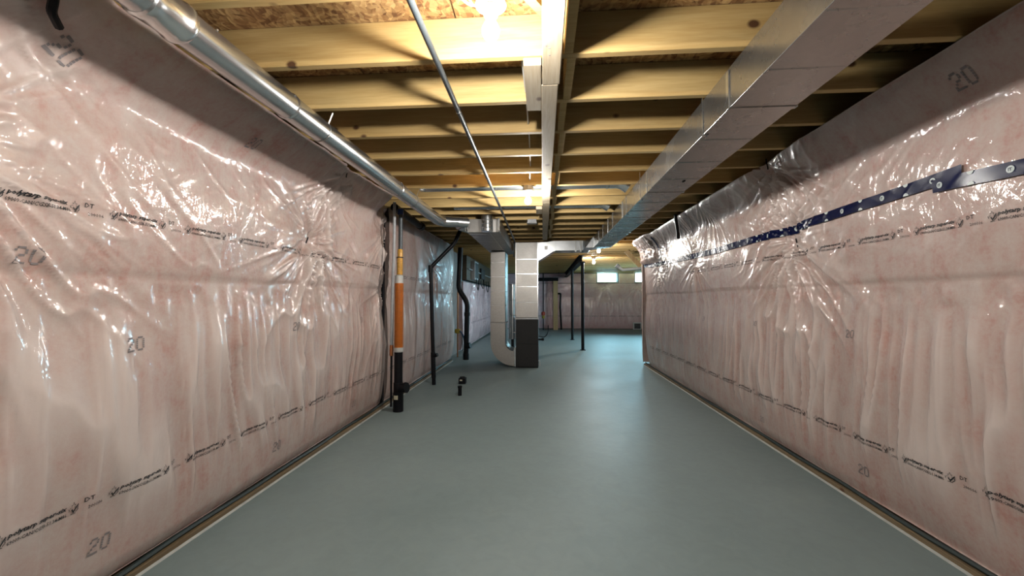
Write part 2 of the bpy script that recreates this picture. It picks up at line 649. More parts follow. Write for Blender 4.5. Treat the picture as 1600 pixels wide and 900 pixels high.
# roof above the sheets so no sky leaks in through the joints
struct(MB().box(-2.3, XR_FAR + 0.2, BACK - 0.2, FAR + 0.2, 2.60, 2.66).build('ceiling_floor_above', 'osb'))
# strapping under the joists, in two lengths
sx0, sx1 = 0.0, 0.083
MB().box(sx0, sx1, -1.9, 1.93, JZ - 0.038, JZ - 0.0005).build('strap', 'strap', ceil, bevel=0.004)
MB().box(sx0 - 0.004, sx1 - 0.006, 1.934, 4.32, JZ - 0.038, JZ - 0.0005).build('strap', 'strap', ceil, bevel=0.004)
MB().box(sx0 - 0.002, sx1 - 0.004, 4.324, 7.05, JZ - 0.038, JZ - 0.0005).build('strap', 'strap', ceil, bevel=0.004)
# flat block beside the strap and solid blocks in the bays
MB().box(-0.083, -0.004, 1.765, 2.20, JZ - 0.036, JZ - 0.0005).build('blocking', 'strap', ceil, bevel=0.003)
MB().box(-0.075, -0.006, 4.63, 4.90, JZ - 0.036, JZ - 0.0005).build('blocking', 'strap', ceil, bevel=0.003)
for i, yj in enumerate(JY):
    if -0.5 < yj < 7.0:
        xo = 0.095 if i % 2 else 0.11
        MB().box(xo, xo + 0.038, yj + 0.02, yj + JS - 0.02, JZ + 0.002, JZ + JH - 0.002).build('blocking', 'joist', ceil)
# diagonal brace between joists
p = [Vector((-0.16, 1.36, 2.40)), Vector((0.05, 1.73, 2.43))]
d = (p[1] - p[0]).normalized()
s = d.cross(Vector((0, 0, 1))).normalized() * 0.019
u = Vector((0, 0, 0.045))
br = MB().hexa([p[0] - s - u, p[0] + s - u, p[1] + s - u, p[1] - s - u, p[0] - s + u, p[0] + s + u, p[1] + s + u, p[1] - s + u])
br.build('brace', 'joist', ceil)
# faded lumber stamp on the strap underside: illegible bars
zs = JZ - 0.0386
for (a, b, c, dd) in ((0.026, 0.040, 1.520, 1.527), (0.014, 0.046, 1.562, 1.566), (0.014, 0.044, 1.571, 1.575), (0.014, 0.020, 1.622, 1.634), (0.024, 0.034, 1.640, 1.646), (0.027, 0.034, 1.690, 1.695)):
    MB().box(a, b, c, dd, zs - 0.0006, zs).build('lumber_mark', 'stamp', ceil)

# ------------------------------------------------------------------ insulation blankets under clear poly


class VNoise:
    def __init__(self, seed):
        self.r = np.random.RandomState(seed).rand(256, 256) * 2 - 1

    def __call__(self, x, y):
        xi, yi = np.floor(x).astype(int), np.floor(y).astype(int)
        fx, fy = x - xi, y - yi
        fx, fy = fx * fx * fx * (fx * (fx * 6 - 15) + 10), fy * fy * fy * (fy * (fy * 6 - 15) + 10)
        R = self.r
        a, b = R[xi % 256, yi % 256], R[(xi + 1) % 256, yi % 256]
        c, d = R[xi % 256, (yi + 1) % 256], R[(xi + 1) % 256, (yi + 1) % 256]
        return (a * (1 - fx) + b * fx) * (1 - fy) + (c * (1 - fx) + d * fx) * fy


def sstep(a, b, x):
    t = np.clip((x - a) / (b - a), 0, 1)
    return t * t * (3 - 2 * t)


def film_height(U, Z, pins, seed, seam=1.325, ztop=2.29, zbot=0.05, lean=0.0):
    A, B, Cn, D = VNoise(seed), VNoise(seed + 1), VNoise(seed + 2), VNoise(seed + 3)
    lo = np.clip((Z - zbot) / (seam - zbot), 0, 1)
    hi = np.clip((Z - seam) / (ztop - seam), 0, 1)
    h = np.where(lo < 0.5, 0.050 * np.sqrt(np.clip(4 * lo * (1 - lo), 0, 1)), 0.050 - 0.016 * sstep(0.6, 1.0, lo)) * (Z < seam)
    h = h + (0.034 + 0.022 * np.sqrt(np.clip(4 * hi * (1 - hi), 0, 1))) * (Z >= seam)
    # soft swell of the wool
    h += 0.012 * A(U * 1.7, Z * 1.9) + 0.007 * B(U * 4.3 + 3, Z * 3.7)
    # vertical folds in the lower roll
    warp = 0.13 * Cn(U * 1.1, Z * 0.9) + 0.012 * D(U * 6, Z * 5)
    f = 1 - np.abs(A((U + warp) * 12.0 + 17, Z * 0.75 + 5))
    g = 1 - np.abs(B((U + 0.6 * warp) * 21.0 + 41, Z * 1.1 + 9))
    mask = sstep(0.10, 0.45, Z) * (1 - sstep(0.95, 1.25, Z)) * np.clip(0.65 + 0.7 * D(U * 0.8 + 7, Z * 0.4), 0.35, 1)
    fold = mask * (0.024 * f ** 3 + 0.009 * g ** 4)
    h += fold
    loose = mask * (1.0 * f ** 4 + 0.5 * g ** 5)
    # diagonal tension wrinkles in the upper roll
    s1 = 1 - np.abs(Cn((U * 0.62 + Z * 0.78) * 13, (U * 0.78 - Z * 0.62) * 2.2))
    s2 = 1 - np.abs(D((U * 0.5 - Z * 0.85) * 15 + 9, (U * 0.85 + Z * 0.5) * 2.4 + 4))
    mu = sstep(1.25, 1.5, Z) * np.clip(0.25 + 0.9 * B(U * 1.1 + 3, Z * 1.3 + 8), 0, 1)
    h += mu * (0.007 * s1 ** 6 + 0.002 * s2 ** 6)
    loose = loose + mu * (0.5 * s1 ** 6)
    # crumples along the top of the lower roll
    ml = np.exp(-((Z - 1.22) / 0.09) ** 2)
    h += ml * 0.006 * A(U * 22 + 5, Z * 13)
    # lap seam between the rolls
    zs = seam + 0.03 * B(U * 0.9 + 2, U * 0 + 3.3)
    h += 0.003 * sstep(0, 0.012, Z - zs) * np.exp(-np.clip(Z - zs, 0, 9) / 0.05)
    h -= 0.0012 * np.exp(-((Z - zs) / 0.010) ** 2)
    # pins with pulled-in centres and radiating pleats
    for (pu, pz, amp, sd) in pins:
        du, dz = U - pu, Z - pz
        r = np.hypot(du, dz)
        near = r < 1.3
        if not near.any():
            continue
        th = np.arctan2(dz, du)
        P1, P2 = VNoise(sd), VNoise(sd + 1)
        tt = (th / (2 * PI) + 0.5)
        cells = 42
        # periodic in angle: mirrored copy blended over the cut (which points sideways)
        q = P1(tt * cells + 0.3, r * 2.2 + 4)
        ridge = (1 - np.abs(q)) ** 4
        q2 = P2(tt * cells * 1.6 + 0.3, r * 3.0 + 4)
        ridge2 = (1 - np.abs(q2)) ** 3
        down = 0.55 + 0.75 * np.clip(-np.sin(th), 0, 1) + 0.25 * np.clip(np.sin(th), 0, 1)
        env = sstep(0.02, 0.14, r) * np.exp(-r / (0.30 * down + 0.05)) * sstep(1.3, 0.8, r)
        h += amp * env * down * (0.058 * (ridge - 0.3) + 0.016 * (ridge2 - 0.35))
        loose = loose + 1.4 * env * down * ridge
        h -= amp * (0.050 * np.exp(-r / 0.055) + 0.028 * np.exp(-(r / 0.26) ** 2))
    h = np.where(Z < 0.12, h * np.clip((Z - zbot) / 0.07, 0, 1) ** 0.5, h)
    h = np.clip(h, -0.03, 0.17)
    # the sheet leans in at the top to reach the joists
    h = h + lean * sstep(1.95, 2.30, Z) ** 1.6 / 0.955
    return h, np.clip(loose, 0, 1)


class Blanket:
    """one run of wool and poly along a wall; maps (u,z) to world"""

    def __init__(self, us, zs, P0, du, dn, pins, seed, **kw):
        self.us, self.zs = us, zs
        self.P0, self.du, self.dn = np.array(P0, float), np.array(du, float), np.array(dn, float)
        U, Z = np.meshgrid(us, zs, indexing='ij')
        self.H, self.loose = film_height(U, Z, pins, seed, **kw)
        self.U, self.Z = U, Z

    def edge(self, fn):
        self.H = fn(self.U, self.Z, self.H)

    def pos(self, u, z, lift=0.0):
        u, z = np.asarray(u, float), np.asarray(z, float)
        i = np.clip(np.searchsorted(self.us, u) - 1, 0, len(self.us) - 2)
        j = np.clip(np.searchsorted(self.zs, z) - 1, 0, len(self.zs) - 2)
        a = np.clip((u - self.us[i]) / (self.us[i + 1] - self.us[i]), 0, 1)
        b = np.clip((z - self.zs[j]) / (self.zs[j + 1] - self.zs[j]), 0, 1)
        H = self.H
        h = (H[i, j] * (1 - a) + H[i + 1, j] * a) * (1 - b) + (H[i, j + 1] * (1 - a) + H[i + 1, j + 1] * a) * b
        h = h + lift
        p = self.P0[None, :] + u[:, None] * self.du[None, :] + h[:, None] * self.dn[None, :]
        p[:, 2] += z
        return p

    def mesh(self, name, mat, root, back=0.12):
        nu, nz = self.H.shape
        P = self.P0[None, None, :] + self.U[..., None] * self.du + self.H[..., None] * self.dn
        P[..., 2] += self.Z
        P = P.reshape(-1, 3) - np.array(root.location)
        idx = np.arange(nu * nz).reshape(nu, nz)
        F = np.stack([idx[:-1, :-1], idx[1:, :-1], idx[1:, 1:], idx[:-1, 1:]], -1).reshape(-1, 4)
        # closing strip to the wall all the way round
        rim = np.concatenate([idx[:, 0], idx[-1, 1:], idx[-2::-1, -1], idx[0, -2:0:-1]])
        Hf = self.H.reshape(-1)
        Pb = P[rim] - (Hf[rim] + back)[:, None] * self.dn
        n0 = len(P)
        m = len(rim)
        a = np.arange(m)
        F2 = np.stack([rim[a], rim[(a + 1) % m], n0 + (a + 1) % m, n0 + a], -1)
        V = np.concatenate([P, Pb])
        F = np.concatenate([F, F2])
        me = bpy.data.meshes.new(name)
        me.vertices.add(len(V))
        me.vertices.foreach_set('co', V.astype(np.float32).ravel())
        me.loops.add(F.size)
        me.loops.foreach_set('vertex_index', F.astype(np.int32).ravel())
        me.polygons.add(len(F))
        me.polygons.foreach_set('loop_start', np.arange(0, F.size, 4, dtype=np.int32))
        me.polygons.foreach_set('use_smooth', np.ones(len(F), bool))
        me.update(calc_edges=True)
        # make normals face the room
        nrm = me.polygons[0].normal
        if nrm.dot(Vector(self.dn)) < 0:
            me.flip_normals()
        at = me.attributes.new('loose', 'FLOAT', 'POINT')
        at.data.foreach_set('value', np.concatenate([self.loose.ravel(), np.zeros(m)]).astype(np.float32))
        me.materials.append(M[mat])
        o = bpy.data.objects.new(name, me)
        o.parent = root
        col.objects.link(o)
        return o


_tc = {}


def text_tris(s, shear=0.0, off=0.0):
    key = (s, shear, off)
    if key in _tc:
        return _tc[key]
    cu = bpy.data.curves.new('t', 'FONT')
    cu.body = s
    cu.size = 1.0
    cu.shear = shear
    cu.offset = off
    cu.resolution_u = 1
    ob = bpy.data.objects.new('t', cu)
    col.objects.link(ob)
    dg = bpy.context.evaluated_depsgraph_get()
    ev = ob.evaluated_get(dg)
    me = ev.to_mesh()
    me.calc_loop_triangles()
    V = np.array([v.co[:2] for v in me.vertices], float).reshape(-1, 2)
    T = np.array([t.vertices[:] for t in me.loop_triangles], int).reshape(-1, 3)
    ev.to_mesh_clear()
    bpy.data.objects.remove(ob)
    bpy.data.curves.remove(cu)
    V[:, 0] -= V[:, 0].min()
    _tc[key] = (V, T)
    return V, T


def leaf_tris():
    """small maple-leaf outline with a heavy tick, in a unit box"""
    half = [(0, 1.0), (0.13, 0.72), (0.27, 0.78), (0.22, 0.45), (0.38, 0.58), (0.44, 0.48), (0.62, 0.5), (0.55, 0.34), (0.62, 0.26), (0.3, 0.05), (0.32, -0.05), (0.02, 0.0)]
    out = half + [(-x, y) for x, y in half[::-1][:-1]]
    V, T = [], []
    n = len(out)
    c = (0, 0.4)
    for (x, y) in out:
        V.append((x, y))
        V.append((c[0] + (x - c[0]) * 0.86, c[1] + (y - c[1]) * 0.86))
    for i in range(0, n):
        j = (i + 1) % n
        if i % 5 == 4:
            continue
        T += [(2 * i, 2 * j, 2 * j + 1), (2 * i, 2 * j + 1, 2 * i + 1)]
    b = len(V)
    V += [(-0.28, 0.36), (-0.12, 0.42), (0.0, 0.02), (0.0, 0.24), (0.55, 0.72), (0.62, 0.62)]
    T += [(b, b + 2, b + 3), (b, b + 3, b + 1), (b + 2, b + 5, b + 4), (b + 2, b + 4, b + 3)]
    V = np.array(V, float)
    V[:, 0] += 0.62
    return V, np.array(T, int)


LEAF = leaf_tris()


def print_line(bk, root, us, z, sign, name='sheet_print', lift=0.003):
    """repeat the sheet maker's print at each start u; sign=+1 if the text reads towards +u"""
    parts = []
    V, T = text_tris('polytarp super-six', 0.25, 0.028)
    parts.append((V, T, 0.0, 0.0, 0.180 / V[:, 0].max(), 0.0225))
    V, T = text_tris('69009-CAN/CGSB-51.34-M86', 0.0, 0.008)
    parts.append((V, T, 0.0, -0.0245, 0.180 / V[:, 0].max(), 0.0185))
    parts.append((LEAF[0], LEAF[1], 0.185, -0.022, 0.027, 0.044))
    V, T = text_tris('DT', 0.0, 0.008)
    parts.append((V, T, 0.235, 0.004, 0.024, 0.024))
    V, T = text_tris('200106', 0.0, 0.0)
    parts.append((V, T, 0.247, -0.026, 0.054 / V[:, 0].max(), 0.018))
    parts.append((LEAF[0], LEAF[1], 0.322, -0.022, 0.027, 0.044))
    for u0 in us:
      for nm, sel in ((name, (0, 1, 2)), ('batch_mark', (3, 4)), ('leaf_mark', (5,))):
        VV, TT, n0 = [], [], 0
        for (V, T, dx, dz, sx, sy) in [parts[q] for q in sel]:
            uu = u0 + sign * (dx + V[:, 0] * sx)
            zz = z + dz + V[:, 1] * sy
            VV.append(bk.pos(uu, zz, lift))
            TT.append(T + n0)
            n0 += len(V)
        V = np.concatenate(VV) - np.array(root.location)
        T = np.concatenate(TT)
        me = bpy.data.meshes.new(nm)
        me.from_pydata(V.tolist(), [], T.tolist())
        me.materials.append(M['ink'])
        o = bpy.data.objects.new(nm, me)
        o.parent = root
        col.objects.link(o)


# a dotted "20" stamp
DOT2 = ['01110', '10001', '00001', '00110', '01000', '10000', '11111']
DOT0 = ['01110', '10001', '10001', '10001', '10001', '10001', '01110']


def stamp20(bk, root, u, z, sign, size=0.075, tilt=0.0, up=1):
    V, F = [], []
    for k, D in enumerate((DOT2, DOT0)):
        for r in range(7):
            for c in range(5):
                if D[r][c] == '1':
                    x = (k * 6.4 + c) * size / 7.0 * 0.8 + r * -0.001
                    y = (6 - r) * size / 7.0
                    rr = size / 7.0 * 0.42
                    n = len(V)
                    V += [(x - rr, y - rr), (x + rr, y - rr), (x + rr, y + rr), (x - rr, y + rr)]
                    F.append((n, n + 1, n + 2, n + 3))
    V = np.array(V)
    V -= V.mean(0)
    ct, st = math.cos(tilt), math.sin(tilt)
    x = V[:, 0] * ct - V[:, 1] * st
    y = V[:, 0] * st + V[:, 1] * ct
    P = bk.pos(u + sign * x * up, z + y * up, 0.003) - np.array(root.location)
    me = bpy.data.meshes.new('number_stamp')
    me.from_pydata(P.tolist(), [], F)
    me.materials.append(M['stamp'])
    o = bpy.data.objects.new('number_stamp', me)
    o.parent = root
    col.objects.link(o)


def pin_obj(bk, root, u, z, ln=0.06):
    p = bk.pos(np.array([u]), np.array([z]))[0]
    n = bk.dn
    q = [p + np.array([0, 0, ln * t]) + n * 0.004 + bk.du * 0.012 * math.sin(3 * t) for t in (-0.5, -0.2, 0.1, 0.5)]
    MB().tube([tuple(a) for a in q], 0.0045, 6).build('fastening_pin', 'black_plastic', root)


def grid(a, b, fine0, fine1, fine, coarse=0.07):
    parts = []
    if a < fine0:
        parts.append(np.arange(a, fine0, coarse))
    parts.append(np.arange(max(a, fine0), min(b, fine1), fine))
    if b > fine1:
        parts.append(np.arange(fine1, b, coarse))
    g = np.concatenate(parts + [[b]])
    return np.unique(np.round(g, 4))


ZG = np.unique(np.round(np.concatenate([np.arange(0.05, 2.264, 0.0105), [2.264]]), 4))
ZC = np.unique(np.round(np.concatenate([np.arange(0.05, 2.264, 0.02), [2.264]]), 4))

# --- left wall, near run
pinsL = [(-0.35, 1.68, 1, 31), (1.02, 1.72, 1.1, 37), (3.07, 1.675, 1.5, 43), (3.20, 2.215, 1.0, 47), (4.42, 1.95, 0.5, 53), (4.44, 1.35, 0.6, 59), (1.02, 2.24, 0.6, 91), (-2.2, 1.7, 1, 93)]
rootL = thing('insulation_blanket', (-1.81, 1.7, 0), 'long pink insulation run under clear poly on the left wall, nearest the camera', 'insulation')
bkL = Blanket(grid(BACK + 0.02, 4.50, 0.75, 4.6, 0.0105), ZG, (-1.815, 0, 0), (0, 1, 0), (1, 0, 0), pinsL, 100, lean=0.26)


def edgeL(U, Z, H):
    # loose rippled hem at the far end
    n = VNoise(5)
    t = sstep(4.36, 4.48, U)
    rip = 0.016 * np.sin(Z * 28 + 3 * n(Z * 3, Z * 0 + 1)) * sstep(1.3, 1.6, Z)
    return H + t * (rip - 0.012) - 0.25 * sstep(1.95, 2.30, Z) ** 1.6 / 0.955 * sstep(4.0, 4.26, U)


bkL.edge(edgeL)
bkL.mesh('poly_film', 'film', rootL)
print_line(bkL, rootL, [1.24 + 0.358 * i for i in range(-3, 9)], 0.424, 1)
print_line(bkL, rootL, [1.21 + 0.36 * i for i in range(-3, 9)], 1.563, 1)
for (u, z, tl, s) in ((1.664, 1.015, 0.05, 0.062), (1.548, 0.228, -0.05, 0.062), (1.287, 1.361, 0, 0.062), (2.64, 0.232, 0, 0.062), (2.807, 1.018, 0, 0.06), (2.25, 2.12, 0.1, 0.055), (1.314, 2.093, -0.35, 0.07), (3.9, 1.01, 0, 0.055), (3.75, 0.235, 0, 0.055)):
    stamp20(bkL, rootL, u, z, 1, s, tl)
for (u, z, ln) in ((3.07, 1.675, 0.05), (3.20, 2.235, 0.07), (1.02, 1.72, 0.06)):
    pin_obj(bkL, rootL, u, z, ln)

# --- left wall, run behind the pipes
rootM = thing('insulation_blanket', (-1.81, 6.3, 0), 'pink insulation run on the left wall behind the black vent pipe', 'insulation')
bkM = Blanket(grid(4.56, 8.0, 4.5, 9, 0.016), ZC, (-1.815, 0, 0), (0, 1, 0), (1, 0, 0), [(6.6, 1.75, 0.8, 61), (4.7, 1.5, 0.3, 62), (7.8, 1.5, 0.5, 63)], 140)
bkM.mesh('poly_film', 'film_mid', rootM)
print_line(bkM, rootM, [4.62 + 0.358 * i for i in range(0, 9)], 0.42, 1)
print_line(bkM, rootM, [5.0 + 0.358 * i for i in range(0, 3)], 1.50, 1)
pin_obj(bkM, rootM, 6.6, 1.75, 0.05)

# --- left wall, far run beyond the water service
rootN = thing('insulation_blanket', (-1.81, 13, 0), 'far pink insulation run on the left wall, seen left of the return duct', 'insulation')
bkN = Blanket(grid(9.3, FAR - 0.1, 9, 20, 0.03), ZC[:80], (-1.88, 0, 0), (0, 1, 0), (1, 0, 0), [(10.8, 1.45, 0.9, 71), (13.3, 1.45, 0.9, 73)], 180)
bkN.mesh('poly_film', 'film_far_lit', rootN, 0.06)
print_line(bkN, rootN, [9.6 + 0.358 * i for i in range(0, 18)], 0.62, 1)

# --- right wall
pinsR = [(-0.6, 1.68, 1, 101), (1.05, 1.75, 0.6, 103), (3.26, 1.665, 1.5, 107), (3.29, 2.22, 1.1, 109), (5.15, 1.66, 0.5, 113), (6.35, 1.95, 0.5, 127), (6.75, 1.66, 0.6, 131), (4.6, 2.25, 0.2, 133), (-2.4, 1.7, 1, 137)]
rootR = thing('insulation_blanket', (1.90, 3.5, 0), 'long pink insulation run under clear poly on the right wall with blue tape', 'insulation')
bkR = Blanket(grid(BACK + 0.02, 7.72, 1.0, 6.0, 0.0105, 0.02), ZG, (1.905, 0, 0), (0, 1, 0), (-1, 0, 0), pinsR, 200, seam=1.30, lean=0.17)


def edgeR(U, Z, H):
    # rounded outside corner at the end of the wall, and crumpled poly at its top
    t = sstep(7.35, 7.72, U)
    n, n2 = VNoise(15), VNoise(16)
    cr = sstep(6.6, 6.8, U) * sstep(1.80, 1.9, Z)
    H = H + cr * (0.05 + 0.03 * np.abs(n(U * 11, Z * 9)) + 0.018 * np.abs(n2(U * 25, Z * 21)))
    return H - 0.045 * t ** 2


bkR.edge(edgeR)
bkR.mesh('poly_film', 'film_b', rootR, 0.09)
print_line(bkR, rootR, [2.233 + 0.358 * i for i in range(-4, 15)], 0.403, -1)
print_line(bkR, rootR, [2.151 + 0.358 * i for i in range(-4, 10)], 1.553, -1)
for (u, z, s) in ((2.623, 1.002, 0.05), (2.577, 0.208, 0.06), (1.842, 2.142, 0.07), (3.687, 0.185, 0.05), (3.75, 1.0, 0.045), (4.9, 0.99, 0.05)):
    stamp20(bkR, rootR, u, z, -1, s, 0.0)
for (u, z, ln) in ((3.26, 1.64, 0.07), (3.29, 2.26, 0.09), (6.35, 1.95, 0.06)):
    pin_obj(bkR, rootR, u, z, ln)


def tape_strip(bk, root, name, path, width, lift, marks=True, phase=0.0, every=0.147):
    us = np.linspace(path[0][0], path[-1][0], max(8, int(abs(path[-1][0] - path[0][0]) / 0.009)))
    pu, pz = np.array([q[0] for q in path]), np.array([q[1] for q in path])
    o = np.argsort(pu)
    zc = np.interp(us, pu[o], pz[o])
    # soften the polyline
    k = 21
    if len(zc) > 3 * k:
        zp = np.pad(zc, k // 2, mode='edge')
        zc = np.convolve(zp, np.ones(k) / k, 'valid')
    cols_ = []
    ts = (-0.5, -0.33, -0.17, 0.0, 0.17, 0.33, 0.5)
    for t in ts:
        cols_.append(bk.pos(us, zc + t * width, lift))
    m = MB()
    n = len(us)
    V = np.concatenate(cols_)
    fs = []
    for c in range(len(ts) - 1):
        for i in range(n - 1):
            fs.append((c * n + i, c * n + i + 1, (c + 1) * n + i + 1, (c + 1) * n + i))
    m.add(V.tolist(), fs)
    tp = m.build(name, 'tape', root, smooth=True, label='dark blue tape with round white marks')
    if marks:
        lo, hi = min(path[0][0], path[-1][0]), max(path[0][0], path[-1][0])
        V0, T0 = text_tris('IT', 0.0, 0.03)
        i = 0
        uq = lo + 0.05 + phase
        while uq < hi - 0.02:
            z = float(np.interp(uq, np.sort(us), zc if us[0] < us[-1] else zc[::-1]))
            spots = [(0, 0)] if i % 2 == 0 else [(0.5, -1), (-0.5, 1)]
            for (t, half) in spots:
                rad = 0.0145
                ang = np.linspace(0, 2 * PI, 21)[:-1] if half == 0 else (np.linspace(PI, 2 * PI, 12) if half < 0 else np.linspace(0, PI, 12))
                x, y = np.cos(ang) * rad, np.sin(ang) * rad
                P = bk.pos(uq + x, z + t * width * 0.985 + y, lift + 0.0025)
                MB().add(P.tolist(), [tuple(range(len(P)))]).build('tape_mark', 'tape_mark', tp if False else root)
                if half == 0:
                    P = bk.pos(uq - (V0[:, 0] - V0[:, 0].max() / 2) * 0.017, z - 0.006 + V0[:, 1] * 0.017, lift + 0.004)
                    MB().add(P.tolist(), T0.tolist()).build('tape_letters', 'tape', root)
            uq += every
            i += 1
    return tp


tape_strip(bkR, rootR, 'tape_strip', [(7.70, 1.83), (7.2, 1.79), (6.17, 1.765), (4.5, 1.73), (3.26, 1.738), (2.6, 1.752), (2.28, 1.760), (1.915, 1.772)], 0.060, 0.012, phase=0.09)
tape_strip(bkR, rootR, 'tape_strip', [(2.06, 1.742), (1.71, 1.717), (1.2, 1.70), (0.2, 1.69), (-1.0, 1.68)], 0.060, 0.015, phase=0.03)
# short vertical tape tails near the corner
for (u, z0, z1, wd) in ((6.62, 1.80, 2.20, 0.05),):
    zz = np.linspace(z0, z1, 20)
    a = bkR.pos(np.full(20, u - wd / 2), zz, 0.012)
    b = bkR.pos(np.full(20, u + wd / 2), zz, 0.012)
    MB().add(np.concatenate([a, b]).tolist(), [(i, i + 1, 21 + i, 20 + i) for i in range(19)]).build('tape_tail', 'tape', rootR)

# --- end of the right wall and its return (facing the far room)
rootE = thing('insulation_blanket', (2.4, END + 0.1, 0), 'pink insulation wrapped round the end of the right wall', 'insulation')
bkE = Blanket(grid(1.86, XR_FAR - 0.25, 1.8, 2.6, 0.02), ZC, (0, END + 0.07, 0), (1, 0, 0), (0, 1, 0), [], 240)
bkE.mesh('poly_film', 'film_b', rootE, 0.005)

# --- far wall below and around the windows
rootF = thing('insulation_blanket', (1.5, FAR - 0.05, 0), 'pink insulation across the far end wall below the windows', 'insulation')
zf = np.unique(np.round(np.concatenate([np.arange(0.05, 1.86, 0.03), [1.86]]), 4))
bkF = Blanket(grid(-1.85, XR_FAR - 0.05, -3, 9, 0.03), zf, (0, FAR - 0.02, 0), (1, 0, 0), (0, -1, 0), [(2.5, 1.75, 1.1, 301), (3.75, 1.75, 1.0, 307), (0.4, 1.7, 0.9, 311)], 260)
bkF.mesh('poly_film', 'film_far_lit', rootF, 0.015)
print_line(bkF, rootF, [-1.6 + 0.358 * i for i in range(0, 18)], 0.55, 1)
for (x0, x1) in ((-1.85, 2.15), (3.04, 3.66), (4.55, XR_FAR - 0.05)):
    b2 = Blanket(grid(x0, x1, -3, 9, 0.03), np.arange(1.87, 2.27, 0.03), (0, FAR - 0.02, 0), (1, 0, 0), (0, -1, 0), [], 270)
    b2.mesh('poly_film', 'film_far_lit', rootF, 0.015)
rootG = thing('insulation_blanket', (XR_FAR - 0.05, 12, 0), 'pink insulation on the hidden right side of the far room', 'insulation')
for (ya, yb, za, zb) in ((END + 0.1, SIDE[0] - 0.05, 0.05, 2.26), (SIDE[1] + 0.05, FAR - 0.1, 0.05, 2.26), (SIDE[0] - 0.05, SIDE[1] + 0.05, 0.05, SIDE[2] - 0.03)):
    bkG = Blanket(np.linspace(ya, yb, int((yb - ya) / 0.05)), np.linspace(za, zb, int((zb - za) / 0.04)), (XR_FAR - 0.03, 0, 0), (0, 1, 0), (-1, 0, 0), [], 280)
    bkG.mesh('poly_film', 'film_far_lit', rootG, 0.025)

# ------------------------------------------------------------------ bottom plates along the walls
for side, x0, x1, y1, s in (('left', -1.95, -1.772, 8.0, 1), ('right', 1.868, 2.0, END + 0.05, -1)):
    root = struct_root('baseboard_%s' % side, ((x0 + x1) / 2, 2, 0))
    y = BACK
    while y < y1 - 0.01:
        ye = min(y + 2.44, y1)
        MB().box(x0, x1, y + 0.002, ye - 0.002, 0.0, 0.030).build('bottom_plate', 'plate', root, bevel=0.003)
        y = ye
    xa = x1 if s > 0 else x0
    MB().hexa([(xa, BACK, 0), (xa + s * 0.012, BACK, 0), (xa + s * 0.012, y1, 0), (xa, y1, 0), (xa, BACK, 0.008), (xa + s * 0.004, BACK, 0.006), (xa + s * 0.004, y1, 0.006), (xa, y1, 0.008)]).build('sealant_bead', 'sealant', root)
    xg = x1 - 0.022 if s > 0 else x0 + 0.022
    path = [(xg + 0.004 * math.sin(q * 5.0), q, 0.042 + 0.004 * math.sin(q * 7.3)) for q in np.arange(BACK, y1, 0.05)]
    MB().tube(path, 0.012, 6).build('gasket', 'dark_gasket', root, smooth=True)

# ------------------------------------------------------------------ lamps


def lamp(x, y, label, cables=(), bulb='bulb'):
    t = thing('ceiling_lamp', (x, y, JZ), label, 'lamp', 'bare bulbs under the joists')
    MB().lathe((x, y, 0), [(0.050, JZ - 0.001), (0.050, JZ - 0.038)], 8).build('junction_box', 'galv_dull', t)
    MB().lathe((x, y, 0), [(0.046, JZ - 0.039), (0.053, JZ - 0.042), (0.053, JZ - 0.050), (0.044, JZ - 0.056), (0.036, JZ - 0.060), (0.036, JZ - 0.064), (0.031, JZ - 0.066), (0.031, JZ - 0.070), (0.026, JZ - 0.072), (0.023, JZ - 0.086), (0.019, JZ - 0.086)], 28).build('lamp_holder', 'white_plastic', t, smooth=True)
    z = JZ - 0.084
    prof = [(0.013, 0), (0.0135, -0.012), (0.017, -0.022), (0.024, -0.034), (0.029, -0.046), (0.030, -0.057), (0.0275, -0.069), (0.021, -0.079), (0.012, -0.085), (0.002, -0.087)]
    MB().lathe((x, y, z), prof, 18).build('bulb', bulb, t, smooth=True, angle=180)
    for c in cables:
        MB().tube(c, 0.0045, 8).build('supply_cable', 'white_plastic', t, smooth=True)
    return t


yl = 1.372
c1 = bez((-0.20, yl + 0.01, JZ - 0.015), (-0.26, yl + 0.08, JZ - 0.03), (-0.31, yl + 0.0, JZ - 0.0), (-0.335, yl - 0.12, JZ + 0.06), 16)
c2 = bez((-0.205, yl - 0.02, JZ - 0.02), (-0.235, yl + 0.05, JZ - 0.04), (-0.262, yl + 0.04, JZ - 0.03), (-0.262, yl - 0.06, JZ + 0.05), 16)
c3 = [(-0.095, 1.80, JZ + 0.055), (-0.088, 2.2, JZ + 0.05), (-0.09, 2.8, JZ + 0.055), (-0.10, 3.4, JZ + 0.05), (-0.12, 3.8, JZ + 0.05)]
lamp(-0.176, yl, 'bare lit bulb in white holder nearest the camera, above the first joist', (c1, c2, c3), 'bulb_near')
lamp(-0.135, 3.81, 'bare lit bulb hanging beside the strap further down the corridor')
lamp(1.065, 7.88, 'bare lit bulb at the far end of the rectangular trunk duct', (), 'bulb_dim')
lamp(1.27, 10.32, 'small distant lit bulb over the black steel posts')
lamp(-0.15, -0.667, 'added unseen fill bulb on the joists behind the camera', (), 'bulb_fill')  # out of view, added as fill for the near walls
# two small ceiling boxes near the second lamp
t = thing('junction_box', (-0.13, 5.42, JZ), 'small grey covered junction box on joists past the second bulb', 'box')
MB().box(-0.20, -0.08, 5.37, 5.47, JZ - 0.045, JZ - 0.001).build('box_body', 'grey_plastic', t, bevel=0.004)
MB().box(-0.205, -0.075, 5.365, 5.475, JZ - 0.05, JZ - 0.0455).build('cover_plate', 'white_plastic', t)

